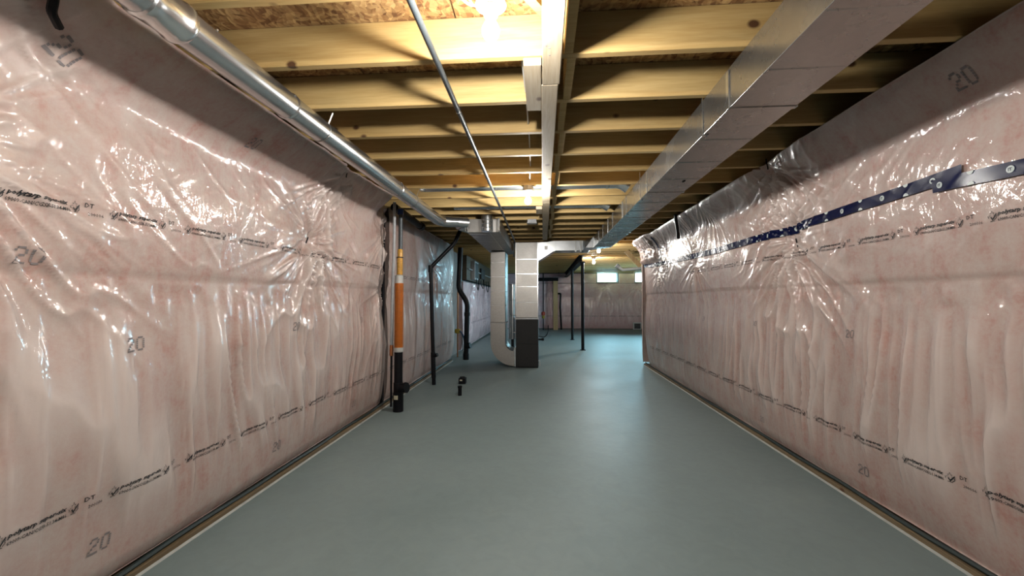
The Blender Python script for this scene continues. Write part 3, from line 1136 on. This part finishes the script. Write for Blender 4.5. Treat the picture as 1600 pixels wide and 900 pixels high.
# ------------------------------------------------------------------ round duct on the left
t = thing('round_duct', (-1.25, 1.7, 2.17), 'shiny round galvanized duct running along the top of the left wall', 'duct')
RX, RZ, RR = -1.262, 2.172, 0.0635
ends = [-3.9, -2.3, -0.9, 0.1, 1.20, 1.93, 3.46, 4.75]
for i in range(len(ends) - 1):
    MB().lathe((RX, 0, RZ), [(RR, ends[i] + 0.001), (RR, ends[i + 1] - 0.012), (RR * 0.985, ends[i + 1] - 0.004), (RR * 0.985, ends[i + 1] + 0.03)], 40, 'y').build('pipe_section', 'galv', t, smooth=True)
    yb = ends[i + 1]
    if i < len(ends) - 2:
        MB().lathe((RX, 0, RZ), [(RR + 0.0003, yb - 0.02), (RR + 0.004, yb - 0.014), (RR + 0.004, yb - 0.009), (RR + 0.0003, yb - 0.004)], 40, 'y').build('crimp_bead', 'galv', t, smooth=True)
# adjustable elbow collar near the camera
MB().lathe((RX, 0, RZ), [(RR + 0.001, 1.165), (RR + 0.008, 1.170), (RR + 0.008, 1.186), (RR + 0.004, 1.196), (RR + 0.004, 1.285), (RR + 0.010, 1.295), (RR + 0.010, 1.312), (RR + 0.002, 1.325)], 40, 'y').build('collar', 'galv_shiny', t, smooth=True)
for (yy, a) in ((1.43, 0.9), (1.90, 0.6), (3.43, 0.7)):
    c = (RX + math.cos(a) * RR, yy, RZ + math.sin(a) * RR)
    MB().lathe(c, [(0.005, 0.0), (0.005, 0.006), (0.002, 0.008)], 8).build('screw', 'galv_shiny', t)
for yy in (0.45, 2.215, 3.85):
    ring = [(RX + (RR + 0.0015) * math.cos(q), yy, RZ + (RR + 0.0015) * math.sin(q)) for q in np.linspace(0.2 * PI, -1.2 * PI, 26)]
    ring = [(RX + 0.075, yy, JZ - 0.002)] + ring + [(RX - 0.075, yy, JZ - 0.002)]
    v = []
    for q in ring:
        v += [(q[0], yy - 0.006, q[2]), (q[0], yy + 0.006, q[2])]
    MB().add(v, [(2 * k, 2 * k + 1, 2 * k + 3, 2 * k + 2) for k in range(len(ring) - 1)]).build('hanger_strap', 'galv_dull', t)
# elbow and short run into the return box
el = [(RX, 4.74, RZ), (RX, 4.80, RZ), (RX + 0.012, 4.865, RZ), (RX + 0.045, 4.93, RZ), (RX + 0.095, 4.965, RZ), (RX + 0.15, 4.985, RZ), (RX + 0.22, 5.0, RZ)]
MB().tube(el, RR * 1.005, 32).build('elbow', 'galv', t, smooth=True, angle=20)
MB().tube([(RX + 0.215, 5.0, RZ), (RX + 0.30, 5.03, RZ), (-1.075, 5.25, RZ)], RR, 32).build('pipe_section', 'galv', t, smooth=True)
# square-to-round boot
def sq_round(m, c0, half, c1, r, n=32):
    a, b = [], []
    for k in range(n):
        q = 2 * PI * k / n
        u, v = math.cos(q), math.sin(q)
        s = 1 / max(abs(u), abs(v))
        a.append((c0[0], c0[1] + u * s * half, c0[2] + v * s * half))
        b.append((c1[0], c1[1] + u * r, c1[2] + v * r))
    return m.rings([a, b])


sq_round(MB(), (-0.988, 5.40, RZ + 0.002), 0.08, (-1.075, 5.27, RZ), RR).build('boot', 'galv_shiny', t)

# black drain pipe lying in the joist line over the left blanket
t = thing('drain_pipe', (-1.66, 4.9, 2.2), 'black plastic drain pipe end under the joists beside the round duct', 'pipe')
MB().tube([(-1.645, 4.42, 2.237), (-1.645, 5.45, 2.20)], 0.044, 20).build('pipe', 'black_plastic', t, smooth=True)
MB().tube([(-1.645, 5.36, 2.204), (-1.645, 5.46, 2.20)], 0.052, 20).build('end_cap', 'black_plastic', t, smooth=True)

# ------------------------------------------------------------------ gas pipe
t = thing('gas_pipe', (-0.46, 3, 2.24), 'thin dark steel gas pipe slanting away under the joists', 'pipe')
MB().tube([(-0.452, -2.5, 2.25), (-0.455, 1.36, 2.247), (-0.470, 4.47, 2.235), (-0.482, 6.6, 2.225)], 0.0135, 14).build('pipe', 'gas_pipe', t, smooth=True)
MB().tube([(-0.482, 6.59, 2.226), (-0.483, 6.72, 2.225)], 0.019, 14).build('coupling', 'gas_pipe', t, smooth=True)
MB().tube(fillet([(-0.483, 6.71, 2.225), (-0.483, 7.05, 2.222), (-0.50, 7.10, 1.95)], 0.04), 0.0125, 12).build('drop_leg', 'gas_pipe', t, smooth=True)
for yy in (2.177, 3.40, 4.21):
    zc = 2.24 if yy < 3 else 2.237
    ring = [(-0.457 - (yy - 1.4) * 0.004 + 0.016 * math.cos(q), yy, zc + 0.016 * math.sin(q)) for q in np.linspace(0, -PI, 10)]
    ring = [(ring[0][0], yy, JZ - 0.001)] + ring + [(ring[-1][0], yy, JZ - 0.001)]
    v = []
    for q in ring:
        v += [(q[0], yy - 0.006, q[2]), (q[0], yy + 0.006, q[2])]
    MB().add(v, [(2 * k, 2 * k + 1, 2 * k + 3, 2 * k + 2) for k in range(len(ring) - 1)]).build('pipe_strap', 'galv_shiny', t)

# ------------------------------------------------------------------ rectangular trunk duct on the right
t = thing('trunk_duct', (0.99, 3, 2.08), 'rectangular galvanized trunk duct under the joists along the right side', 'duct')
DX0, DX1, DZ0, DZ1 = 0.850, 1.140, 2.082, JZ - 0.003
secs = [-3.9, -2.6, -1.2, 0.32, 1.92, 3.40, 4.44, 5.40, 6.3, 6.95]
for i in range(len(secs) - 1):
    a, b = secs[i], secs[i + 1]
    o = MB().box(DX0, DX1, a + 0.001, b - 0.001, DZ0, DZ1).build('duct_section', 'galv_trunk', t, bevel=0.002)
    # stiffening beads across the underside and left side
    n = max(2, int((b - a) / (0.30 if a < 4.2 else 0.115)))
    for q in range(1, n):
        yb = a + (b - a) * q / n
        m = MB().hexa([(DX0 + 0.01, yb - 0.006, DZ0 + 0.0005), (DX1 - 0.01, yb - 0.006, DZ0 + 0.0005), (DX1 - 0.01, yb + 0.006, DZ0 + 0.0005), (DX0 + 0.01, yb + 0.006, DZ0 + 0.0005),
                       (DX0 + 0.01, yb - 0.001, DZ0 - 0.003), (DX1 - 0.01, yb - 0.001, DZ0 - 0.003), (DX1 - 0.01, yb + 0.001, DZ0 - 0.003), (DX0 + 0.01, yb + 0.001, DZ0 - 0.003)])
        m.build('stiffening_bead', 'galv_trunk', t)
    # joint: drive cleats on the sides, slip cleat below
    if i > 0:
        MB().box(DX0 - 0.006, DX0 - 0.0005, a - 0.014, a + 0.014, DZ0 - 0.004, DZ1 - 0.01).build('drive_cleat', 'galv_shiny', t, bevel=0.002)
        MB().box(DX1 + 0.0005, DX1 + 0.006, a - 0.014, a + 0.014, DZ0 - 0.004, DZ1 - 0.01).build('drive_cleat', 'galv_shiny', t, bevel=0.002)
        MB().box(DX0 + 0.002, DX1 - 0.002, a - 0.012, a + 0.012, DZ0 - 0.004, DZ0 - 0.0005).build('slip_cleat', 'galv_trunk', t)
for yy in (2.22, 3.62, 4.23, 5.05, 5.86):
    MB().box(DX0 - 0.004, DX0 - 0.0015, yy - 0.008, yy + 0.008, DZ0 - 0.003, JZ + 0.05).build('hanger_strap', 'galv', t)
    MB().box(DX0 - 0.004, DX0 + 0.03, yy - 0.008, yy + 0.008, DZ0 - 0.0045, DZ0 - 0.003).build('hanger_strap', 'galv', t)
    MB().lathe((DX0 + 0.018, yy, DZ0 - 0.008), [(0.004, 0), (0.006, 0.003), (0.006, 0.004)], 8).build('screw', 'gas_pipe', t)
MB().box(1.03, 1.045, 3.06, 3.10, DZ0 - 0.004, DZ0 - 0.0005).build('screw', 'black_steel', t)

# branch pipes inside the joist bays
for yy, x0, x1, lab in ((3.975, -1.21, 0.75, 'round galvanized branch pipe inside the joist bay by the second bulb'), (4.80, -1.05, 0.70, 'round galvanized branch pipe inside the second joist bay past that bulb')):
    t = thing('branch_pipe', (0, yy, JZ + 0.02), lab, 'duct', 'branch pipes in the joist bays')
    MB().lathe((0, yy, JZ + 0.075), [(0.0635, x0), (0.0635, x1 - 0.10)], 28, 'x').build('pipe', 'galv', t, smooth=True)
    MB().tube(fillet([(x1 - 0.11, yy, JZ + 0.075), (x1 + 0.0, yy, JZ + 0.075), (x1 + 0.08, yy, JZ + 0.02)], 0.06), 0.066, 24).build('elbow', 'galv_shiny', t, smooth=True)
    MB().lathe((0, yy, JZ + 0.075), [(0.066, x1 - 0.14), (0.068, x1 - 0.13), (0.066, x1 - 0.12)], 28, 'x').build('crimp_bead', 'galv_shiny', t, smooth=True)

# ------------------------------------------------------------------ furnace group
FY = 7.30
t = thing('furnace', (-0.28, FY + 0.35, 0), 'charcoal furnace cabinet standing on the floor below the silver plenum', 'furnace')
MB().box(-0.479, -0.080, FY, FY + 0.70, 0.012, 0.855).build('cabinet', 'furnace', t, bevel=0.006)
MB().box(-0.470, -0.090, FY - 0.006, FY - 0.0005, 0.42, 0.845).build('upper_panel', 'furnace', t, bevel=0.003)
MB().box(-0.470, -0.090, FY - 0.006, FY - 0.0005, 0.025, 0.41).build('lower_panel', 'furnace', t, bevel=0.003)
MB().box(-0.487, -0.072, FY - 0.008, FY + 0.71, 0.856, 0.885).build('top_flange', 'galv_shiny', t, bevel=0.003)
MB().box(-0.477, -0.084, FY + 0.005, FY + 0.69, 0.0, 0.0115).build('base_pad', 'black_plastic', t)
MB().box(-0.512, -0.481, FY + 0.01, FY + 0.66, 0.012, 0.36).build('side_flange', 'galv', t, bevel=0.002)
MB().tube(fillet([(-0.075, FY + 0.1, 0.55), (0.03, FY + 0.1, 0.53), (0.09, FY + 0.1, 0.60), (0.10, FY + 0.1, 0.75)], 0.05), 0.008, 8).build('power_cord', 'black_plastic', t, smooth=True)
MB().tube([(-0.079, FY + 0.12, 0.49), (-0.01, FY + 0.12, 0.49)], 0.016, 10).build('gas_inlet', 'black_steel', t, smooth=True)
MB().lathe((0.0, FY + 0.12, 0.47), [(0.022, 0), (0.022, 0.045)], 10).build('gas_valve', 'black_steel', t)
MB().tube(fillet([(-0.079, FY + 0.05, 0.12), (-0.055, FY + 0.05, 0.12), (-0.055, FY + 0.05, 0.02)], 0.02), 0.009, 8).build('condensate_tube', 'white_plastic', t, smooth=True)

t = thing('supply_plenum', (-0.285, FY + 0.3, 0.89), 'tall silver sheet metal supply plenum rising from the furnace', 'duct')
zb = [0.886, 1.16, 1.44, 1.67, 1.93, 2.235]
for i in range(len(zb) - 1):
    MB().box(-0.478, -0.090, FY + 0.02, FY + 0.62, zb[i] + 0.001, zb[i + 1] - 0.001).build('panel', 'galv_dull', t, bevel=0.003)
    if i:
        MB().box(-0.470, -0.098, FY + 0.013, FY + 0.019, zb[i] - 0.006, zb[i] + 0.006).build('seam_bead', 'galv_shiny', t, bevel=0.002)
for xx in (-0.480, -0.088):
    MB().box(xx - 0.006, xx + 0.006, FY + 0.012, FY + 0.024, 0.89, 2.23).build('corner_seam', 'galv_shiny', t)

t = thing('branch_duct', (0.3, FY + 0.3, 2.0), 'bright sheet metal offset duct joining the plenum to the trunk duct', 'duct')
ya, yb_ = FY + 0.05, FY + 0.45
prof = [(-0.088, 1.90, 2.235), (0.206, 2.08, 2.262), (0.212, 2.085, 2.262), (0.84, 2.085, 2.262)]
for i in (0, 2):
    (xa, z0, z1), (xb, z2, z3) = prof[i], prof[i + 1]
    MB().hexa([(xa, ya, z0), (xb, ya, z2), (xb, yb_, z2), (xa, yb_, z0), (xa, ya, z1), (xb, ya, z3), (xb, yb_, z3), (xa, yb_, z1)]).build('duct_section', 'galv_shiny' if i == 0 else 'galv', t, bevel=0.003)
MB().box(0.200, 0.218, ya - 0.012, ya - 0.001, 2.07, 2.26).build('drive_cleat', 'galv_shiny', t)
MB().box(0.03, 0.09, ya - 0.006, ya - 0.0005, 2.10, 2.17).build('damper_plate', 'galv_dull', t)
MB().box(0.57, 0.60, ya - 0.014, ya - 0.001, 2.06, 2.26).build('hanger_strap', 'galv_shiny', t)
MB().box(0.66, 0.69, ya - 0.014, ya - 0.001, 2.06, 2.26).build('hanger_strap', 'galv_shiny', t)
MB().hexa([(0.72, 6.952, 2.082), (1.14, 6.952, 2.082), (0.85, 7.34, 2.085), (0.72, 7.34, 2.085), (0.85, 6.952, 2.266), (1.14, 6.952, 2.266), (0.85, 7.34, 2.262), (0.72, 7.34, 2.262)]).build('end_transition', 'galv', t)

# return-air drop with a radius elbow into the furnace side
t = thing('return_drop', (-0.8, FY + 0.3, 0), 'brownish sheet metal return drop curving into the furnace side', 'duct')
y0, y1 = FY + 0.05, FY + 0.60
zz = [2.075, 1.88, 1.62, 1.36, 1.10, 0.80]
for i in range(len(zz) - 1):
    MB().box(-0.940, -0.675, y0, y1, zz[i + 1] + 0.001, zz[i] - 0.001).build('panel', 'galv_dull', t, bevel=0.003)
    if i:
        MB().box(-0.932, -0.683, y0 - 0.006, y0 - 0.0005, zz[i] - 0.005, zz[i] + 0.005).build('seam_bead', 'galv', t)
MB().box(-0.946, -0.669, y0 - 0.006, y1, 0.775, 0.799).build('joint_collar', 'galv_shiny', t, bevel=0.002)
outer, inner = [], []
for k in range(15):
    a = PI + (PI / 2) * k / 14
    outer.append((-0.515 + 0.425 * math.cos(a), 0.445 + 0.425 * math.sin(a)))
    inner.append((-0.515 + 0.160 * math.cos(a), 0.445 + 0.160 * math.sin(a)))
rg = []
for (o_, i_) in [((-0.940, 0.774), (-0.675, 0.774))] + list(zip(outer, inner)):
    rg.append([(o_[0], y0, o_[1]), (i_[0], y0, i_[1]), (i_[0], y1, i_[1]), (o_[0], y1, o_[1])])
MB().rings(rg).build('radius_elbow', 'galv_dull', t, bevel=0.0)

t = thing('filter_cabinet', (-0.59, 8.3, 0.0), 'bluish grey round vent pipe behind the return drop and furnace', 'duct')
MB().lathe((-0.605, 8.25, 0), [(0.085, 0.42), (0.085, 1.52)], 24).build('pipe', 'galv', t, smooth=True)
for z in (0.55, 0.9, 1.2, 1.5):
    MB().lathe((-0.605, 8.25, z), [(0.086, -0.01), (0.091, -0.003), (0.091, 0.003), (0.086, 0.01)], 24).build('crimp_bead', 'galv_shiny', t, smooth=True)
MB().lathe((-0.605, 8.25, 0), [(0.03, 0.0), (0.03, 0.42)], 10).build('support_leg', 'black_plastic', t)

t = thing('return_box', (-0.75, 6.5, 2.09), 'ribbed sheet metal return box under the joists left of the furnace', 'duct')
MB().box(-0.985, -0.555, 5.30, 7.93, 2.090, JZ - 0.003).build('box_body', 'galv_dull', t, bevel=0.003)
for i in range(22):
    yy = 5.40 + i * 0.085
    MB().box(-0.98, -0.70, yy, yy + 0.018, 2.083, 2.0895).build('rib', 'galv', t)
MB().box(-0.69, -0.685, 5.299, 7.3, 2.080, 2.0895).build('lock_seam', 'galv_shiny', t)
for xx in (-0.98, -0.78, -0.56):
    MB().box(xx - 0.006, xx + 0.006, 5.292, 5.2995, 2.09, 2.262).build('corner_seam', 'galv_shiny', t)
MB().lathe((-0.71, 5.20, 0), [(0.075, 2.085), (0.075, 2.12), (0.080, 2.125), (0.075, 2.13), (0.075, 2.17), (0.080, 2.175), (0.075, 2.18), (0.075, 2.22), (0.080, 2.225), (0.075, 2.23), (0.075, 2.33)], 28).build('takeoff_collar', 'galv_shiny', t, smooth=True)
MB().box(-0.565, -0.545, 5.16, 5.28, 2.09, 2.25).build('hanger_strap', 'galv_shiny', t)

# ------------------------------------------------------------------ steel beam and posts
t = thing('steel_beam', (0.93, 12.8, 2.10), 'black steel beam carried by the two black posts', 'beam')
bz0, bz1 = 2.105, JZ - 0.002
MB().box(0.865, 0.995, 9.80, FAR - 0.12, bz0, bz0 + 0.014).build('lower_flange', 'black_steel', t)
MB().box(0.865, 0.995, 9.80, FAR - 0.12, bz1 - 0.014, bz1).build('upper_flange', 'black_steel', t)
MB().box(0.924, 0.936, 9.80, FAR - 0.12, bz0 + 0.0145, bz1 - 0.0145).build('web', 'black_steel', t)
for (x, y, lab) in ((0.955, 9.94, 'nearer black steel post on the grey floor right of the furnace'), (0.885, 12.43, 'farther black steel post on the grey floor behind the first')):
    t = thing('steel_post', (x, y, 0), lab, 'post', 'black steel posts')
    MB().lathe((x, y, 0), [(0.038, 0.012), (0.038, 2.09)], 20).build('tube', 'black_steel', t, smooth=True)
    MB().box(x - 0.06, x + 0.06, y - 0.06, y + 0.06, 0, 0.0118).build('base_plate', 'black_steel', t)
    MB().box(x - 0.06, x + 0.06, y - 0.06, y + 0.06, 2.0905, 2.1045).build('cap_plate', 'black_steel', t)

# ------------------------------------------------------------------ plumbing on the left
SX, SY = -1.565, 4.37
t = thing('drain_stack', (SX, SY, 0), 'black floor stack with orange corrugated pipe rising by the left wall', 'pipe')
MB().lathe((SX, SY, 0), [(0.055, 0.0), (0.055, 0.19), (0.057, 0.195), (0.057, 0.20)], 24).build('base_hub', 'black_plastic', t, smooth=True)
MB().lathe((SX, SY, 0), [(0.050, 0.20), (0.052, 0.21), (0.052, 0.30), (0.050, 0.31)], 24).build('cleanout_body', 'black_plastic', t, smooth=True)
MB().tube([(SX + 0.03, SY - 0.02, 0.255), (SX + 0.085, SY - 0.035, 0.262)], 0.050, 20).build('cleanout_branch', 'black_plastic', t, smooth=True)
MB().tube([(SX + 0.085, SY - 0.035, 0.262), (SX + 0.108, SY - 0.041, 0.265)], 0.058, 8).build('cleanout_cap', 'black_plastic', t)
MB().lathe((SX, SY, 0), [(0.045, 0.31), (0.045, 0.64)], 24).build('lower_pipe', 'black_plastic', t, smooth=True)
lb = []
for a in np.linspace(-2.2, -1.3, 7):
    lb.append((SX + 0.056 * math.cos(a), SY + 0.056 * math.sin(a)))
MB().add([(x, y, 0.135) for x, y in lb] + [(x, y, 0.18) for x, y in lb], [(i, i + 1, 8 + i, 7 + i) for i in range(6)]).build('paper_label', 'label', t)
MB().lathe((SX, SY, 0), [(0.046, 0.640), (0.050, 0.645), (0.050, 0.685), (0.046, 0.69)], 24).build('coupling', 'clear_pipe', t, smooth=True)
prof = []
z = 0.69
while z < 1.385:
    prof += [(0.0485, z), (0.0485, z + 0.005), (0.0435, z + 0.0075), (0.0435, z + 0.0100)]
    z += 0.0125
MB().lathe((SX, SY, 0), prof, 24).build('corrugated_pipe', 'orange', t, smooth=True)
MB().lathe((SX, SY, 0), [(0.044, 1.388), (0.044, 1.47), (0.030, 1.48)], 24).build('coupling', 'clear_pipe', t, smooth=True)
prof = []
z = 1.48
while z < 1.66:
    prof += [(0.034, z), (0.034, z + 0.005), (0.030, z + 0.0075), (0.030, z + 0.0100)]
    z += 0.0125
MB().lathe((SX + 0.006, SY, 0), prof, 20).build('corrugated_pipe', 'orange_pale', t, smooth=True)
MB().lathe((SX + 0.006, SY, 0), [(0.036, 1.665), (0.036, 1.675)], 20).build('clamp_band', 'black_plastic', t)
MB().lathe((SX + 0.008, SY, 0), [(0.028, 1.676), (0.028, 1.75), (0.022, 1.76)], 20).build('reducer', 'orange_pale', t, smooth=True)
MB().lathe((SX + 0.012, SY, 0), [(0.022, 1.76), (0.022, 2.14)], 18).build('upper_pipe', 'gas_pipe', t, smooth=True)
MB().lathe((SX + 0.012, SY, 0), [(0.030, 2.14), (0.030, 2.20)], 18).build('upper_coupling', 'blue', t, smooth=True)

t = thing('conduit', (-1.62, 4.33, 0.7), 'slim pale grey conduit beside the orange pipe', 'pipe')
MB().tube(fillet([(-1.640, 4.36, 0.70), (-1.630, 4.34, 1.25), (-1.600, 4.30, 1.75), (-1.598, 4.30, 2.262)], 0.2), 0.0165, 12).build('tube', 'grey_plastic', t, smooth=True)
MB().lathe((-1.641, 4.36, 0.60), [(0.020, 0), (0.020, 0.115)], 12).build('sleeve', 'copper', t, smooth=True)
MB().lathe((-1.641, 4.36, 0.05), [(0.012, 0), (0.012, 0.55)], 10).build('lower_tube', 'black_plastic', t, smooth=True)

# black strip filling the gap between the two blankets
struct(MB().box(-1.945, -1.80, 4.505, 4.555, 0.032, JZ - 0.002).build('gap_strip_1', 'black_plastic'))

t = thing('vent_pipe', (-1.55, 5.76, 0), 'slim black vent pipe bending at the top in front of the left wall', 'pipe')
MB().tube(fillet([(-1.545, 5.76, 0.0), (-1.602, 5.76, 1.67), (-1.29, 5.90, 2.03), (-1.20, 5.95, 2.262)], 0.05), 0.028, 16).build('pipe', 'black_plastic', t, smooth=True)
MB().tube([(-1.602, 5.76, 1.60), (-1.603, 5.76, 1.70)], 0.034, 16).build('elbow_hub', 'black_plastic', t, smooth=True)
MB().tube([(-1.555, 5.755, 0.40), (-1.49, 5.735, 0.43)], 0.026, 14).build('cleanout', 'black_plastic', t, smooth=True)
MB().tube([(-1.549, 5.76, 0.10), (-1.561, 5.76, 0.46)], 0.033, 16).build('tee_hub', 'black_plastic', t, smooth=True)

t = thing('soil_stack', (-1.55, 8.2, 0), 'thick black soil stack with an offset beyond the vent pipe', 'pipe')
MB().tube(fillet([(-1.545, 8.2, 0.0), (-1.520, 8.2, 1.15), (-1.70, 8.2, 1.42), (-1.665, 8.2, 2.262)], 0.10), 0.052, 20).build('pipe', 'black_plastic', t, smooth=True)
MB().lathe((-1.545, 8.2, 0), [(0.062, 0.0), (0.062, 0.12)], 20).build('base_hub', 'black_plastic', t, smooth=True)
MB().tube([(-1.54, 8.19, 0.27), (-1.45, 8.17, 0.29)], 0.058, 16).build('cleanout', 'black_plastic', t, smooth=True)
MB().lathe((-1.525, 8.2, 0.88), [(0.060, 0), (0.060, 0.07)], 20).build('coupling', 'black_plastic', t, smooth=True)

# water service in the recess
t = thing('water_meter', (-1.75, 8.6, 0), 'small brass water meter with blue hose in the recess behind the soil stack', 'meter')
MB().lathe((-1.79, 8.55, 0.50), [(0.05, 0), (0.065, 0.02), (0.065, 0.07), (0.05, 0.09)], 16).build('meter_body', 'yellow', t, smooth=True)
MB().lathe((-1.79, 8.55, 0.0), [(0.015, 0), (0.015, 0.50)], 10).build('service_pipe', 'copper', t, smooth=True)
MB().lathe((-1.79, 8.55, 0.591), [(0.015, 0), (0.015, 1.6)], 10).build('riser_pipe', 'copper', t, smooth=True)
MB().tube(bez((-1.74, 8.5, 0.55), (-1.58, 8.5, 0.45), (-1.66, 8.5, 0.15), (-1.60, 8.55, 0.02), 14), 0.018, 8).build('blue_hose', 'blue', t, smooth=True)
MB().tube(bez((-1.74, 8.6, 0.55), (-1.66, 8.6, 0.40), (-1.72, 8.6, 0.15), (-1.66, 8.62, 0.02), 14), 0.012, 8).build('grey_hose', 'grey_plastic', t, smooth=True)

# electrical board on the far left wall
t = thing('electrical_board', (-1.85, 11.2, 1.4), 'dark plywood service board with panel and drooping cables on the far left wall', 'panel')
MB().box(-1.90, -1.80, 9.6, 15.0, 1.68, 2.262).build('backboard', 'plywood', t)
MB().box(-1.799, -1.70, 10.2, 10.75, 1.72, 2.18).build('breaker_panel', 'grey_plastic', t, bevel=0.006)
MB().box(-1.699, -1.692, 10.25, 10.70, 1.76, 2.14).build('panel_door', 'furnace', t)
MB().box(-1.799, -1.74, 11.6, 12.3, 1.80, 2.1).build('meter_box', 'furnace', t, bevel=0.006)
for k, (ya_, yb2, dz) in enumerate(((10.4, 11.0, 0.28), (11.2, 12.0, 0.22), (12.2, 13.0, 0.3), (10.9, 11.9, 0.12))):
    MB().tube(bez((-1.70, ya_, 1.75), (-1.69, ya_ + 0.1, 1.75 - dz * 1.4), (-1.69, yb2 - 0.1, 1.75 - dz * 1.4), (-1.74, yb2, 1.78), 14), 0.012, 7).build('cable', 'black_plastic', t, smooth=True)
MB().tube([(-1.77, 9.7, 1.95), (-1.77, 14.8, 1.95)], 0.016, 8).build('conduit', 'grey_plastic', t, smooth=True)

# stubs in the floor
t = thing('floor_stub', (-1.045, 5.14, 0), 'short black pipe stub standing up from the floor', 'pipe')
MB().lathe((-1.045, 5.14, 0), [(0.024, 0), (0.024, 0.095), (0.028, 0.097), (0.028, 0.12), (0.022, 0.12), (0.022, 0.10)], 18).build('pipe', 'black_plastic', t, smooth=True)
t = thing('floor_stub', (-1.155, 5.86, 0), 'low black capped box-like drain fitting behind the pipe stub', 'pipe')
MB().box(-1.205, -1.105, 5.82, 5.92, 0, 0.085).build('trap_box', 'black_plastic', t, bevel=0.008)
MB().box(-1.185, -1.150, 5.818, 5.8195, 0.045, 0.065).build('paper_label', 'label', t)
MB().lathe((-1.155, 5.87, 0.0855), [(0.040, 0), (0.036, 0.012)], 16).build('cap', 'black_plastic', t)

# ------------------------------------------------------------------ things at the far end
t = thing('gas_riser', (0.02, FAR - 0.42, 0), 'thin black gas riser with red and yellow valve at the far wall', 'pipe')
MB().tube([(0.02, FAR - 0.42, 0.0), (0.02, FAR - 0.42, 2.26)], 0.022, 10).build('pipe', 'black_steel', t, smooth=True)
MB().lathe((0.02, FAR - 0.42, 0.58), [(0.05, 0), (0.075, 0.02), (0.075, 0.12), (0.04, 0.15)], 12).build('regulator', 'red', t)
MB().lathe((0.02, FAR - 0.42, 0.46), [(0.05, 0), (0.06, 0.02), (0.06, 0.10), (0.05, 0.115)], 12).build('valve', 'yellow', t)
t = thing('wall_cable', (0.74, FAR - 0.15, 0), 'black pipe dropping down the far wall left of the posts', 'pipe')
MB().tube(fillet([(0.55, FAR - 0.14, 1.45), (0.72, FAR - 0.14, 1.45), (0.70, FAR - 0.14, 0.9), (0.75, FAR - 0.14, 0.0)], 0.05), 0.035, 10).build('pipe', 'black_plastic', t, smooth=True)
t = thing('wall_vent', (3.74, FAR - 0.15, 0), 'small dark vent box with white frame low on the far wall', 'vent')
MB().box(3.58, 3.90, FAR - 0.15, FAR - 0.06, 0.02, 0.30).build('frame', 'white_frame', t, bevel=0.005)
MB().box(3.62, 3.86, FAR - 0.16, FAR - 0.151, 0.05, 0.26).build('opening', 'black_plastic', t)
for k in range(4):
    MB().box(3.62, 3.86, FAR - 0.168, FAR - 0.1605, 0.075 + k * 0.05, 0.085 + k * 0.05).build('louvre', 'grey_plastic', t)
t = thing('wood_post', (0.45, FAR - 0.3, 0), 'wooden header post against the far wall behind the plenum', 'post')
MB().box(0.42, 0.60, FAR - 0.32, FAR - 0.19, 0.0, 1.95).build('stud', 'stud', t)
MB().box(-0.45, 0.62, FAR - 0.34, FAR - 0.18, 1.951, 2.08).build('header', 'black_steel', t)
t = thing('diagonal_brace', (2.0, 9.0, 1.9), 'diagonal wooden brace under the joists past the right wall end', 'brace')
a, b = Vector((1.80, 9.0, 2.26)), Vector((2.10, 9.0, 1.93))
dr = (b - a).normalized()
pr = Vector((dr.z, 0, -dr.x)) * 0.045
yo = Vector((0, 0.02, 0))
MB().hexa([a - pr - yo, a + pr - yo, a + pr + yo, a - pr + yo, b - pr - yo, b + pr - yo, b + pr + yo, b - pr + yo]).build('lumber', 'stud', t)
t2 = thing('vent_fitting', (1.8, 9.4, 1.88), 'small white vent fitting beside the diagonal brace', 'pipe')
MB().tube([(1.68, 9.4, 1.97), (1.80, 9.4, 1.88), (2.35, 9.4, 1.93), (2.40, 9.4, 1.98), (2.40, 9.4, 2.265)], 0.035, 12).build('pipe', 'white_plastic', t2, smooth=True)
MB().tube([(1.66, 9.4, 1.985), (1.72, 9.4, 1.94)], 0.05, 12).build('collar', 'grey_plastic', t2, smooth=True)

# dangling black straps at the tops of the walls
t = thing('hanging_strap', (1.70, 5.35, 2.0), 'black strap hanging over the top of the right wall poly', 'strap')
MB().tube(bez((1.655, 5.22, 2.266), (1.66, 5.24, 2.22), (1.72, 5.36, 2.12), (1.775, 5.50, 2.02), 10), [0.020] * 8 + [0.018, 0.024, 0.024], 8).build('strap', 'black_plastic', t, smooth=True)
t = thing('hanging_cable', (-1.58, 1.2, 2.15), 'black cable end hanging at the top left corner', 'cable')
MB().tube(fillet([(-1.5, 1.13, 2.266), (-1.565, 1.176, 2.172), (-1.585, 1.185, 2.142), (-1.6, 1.207, 2.133), (-1.62, 1.234, 2.126)], 0.03, 3), 0.013, 8).build('cable', 'black_plastic', t, smooth=True)
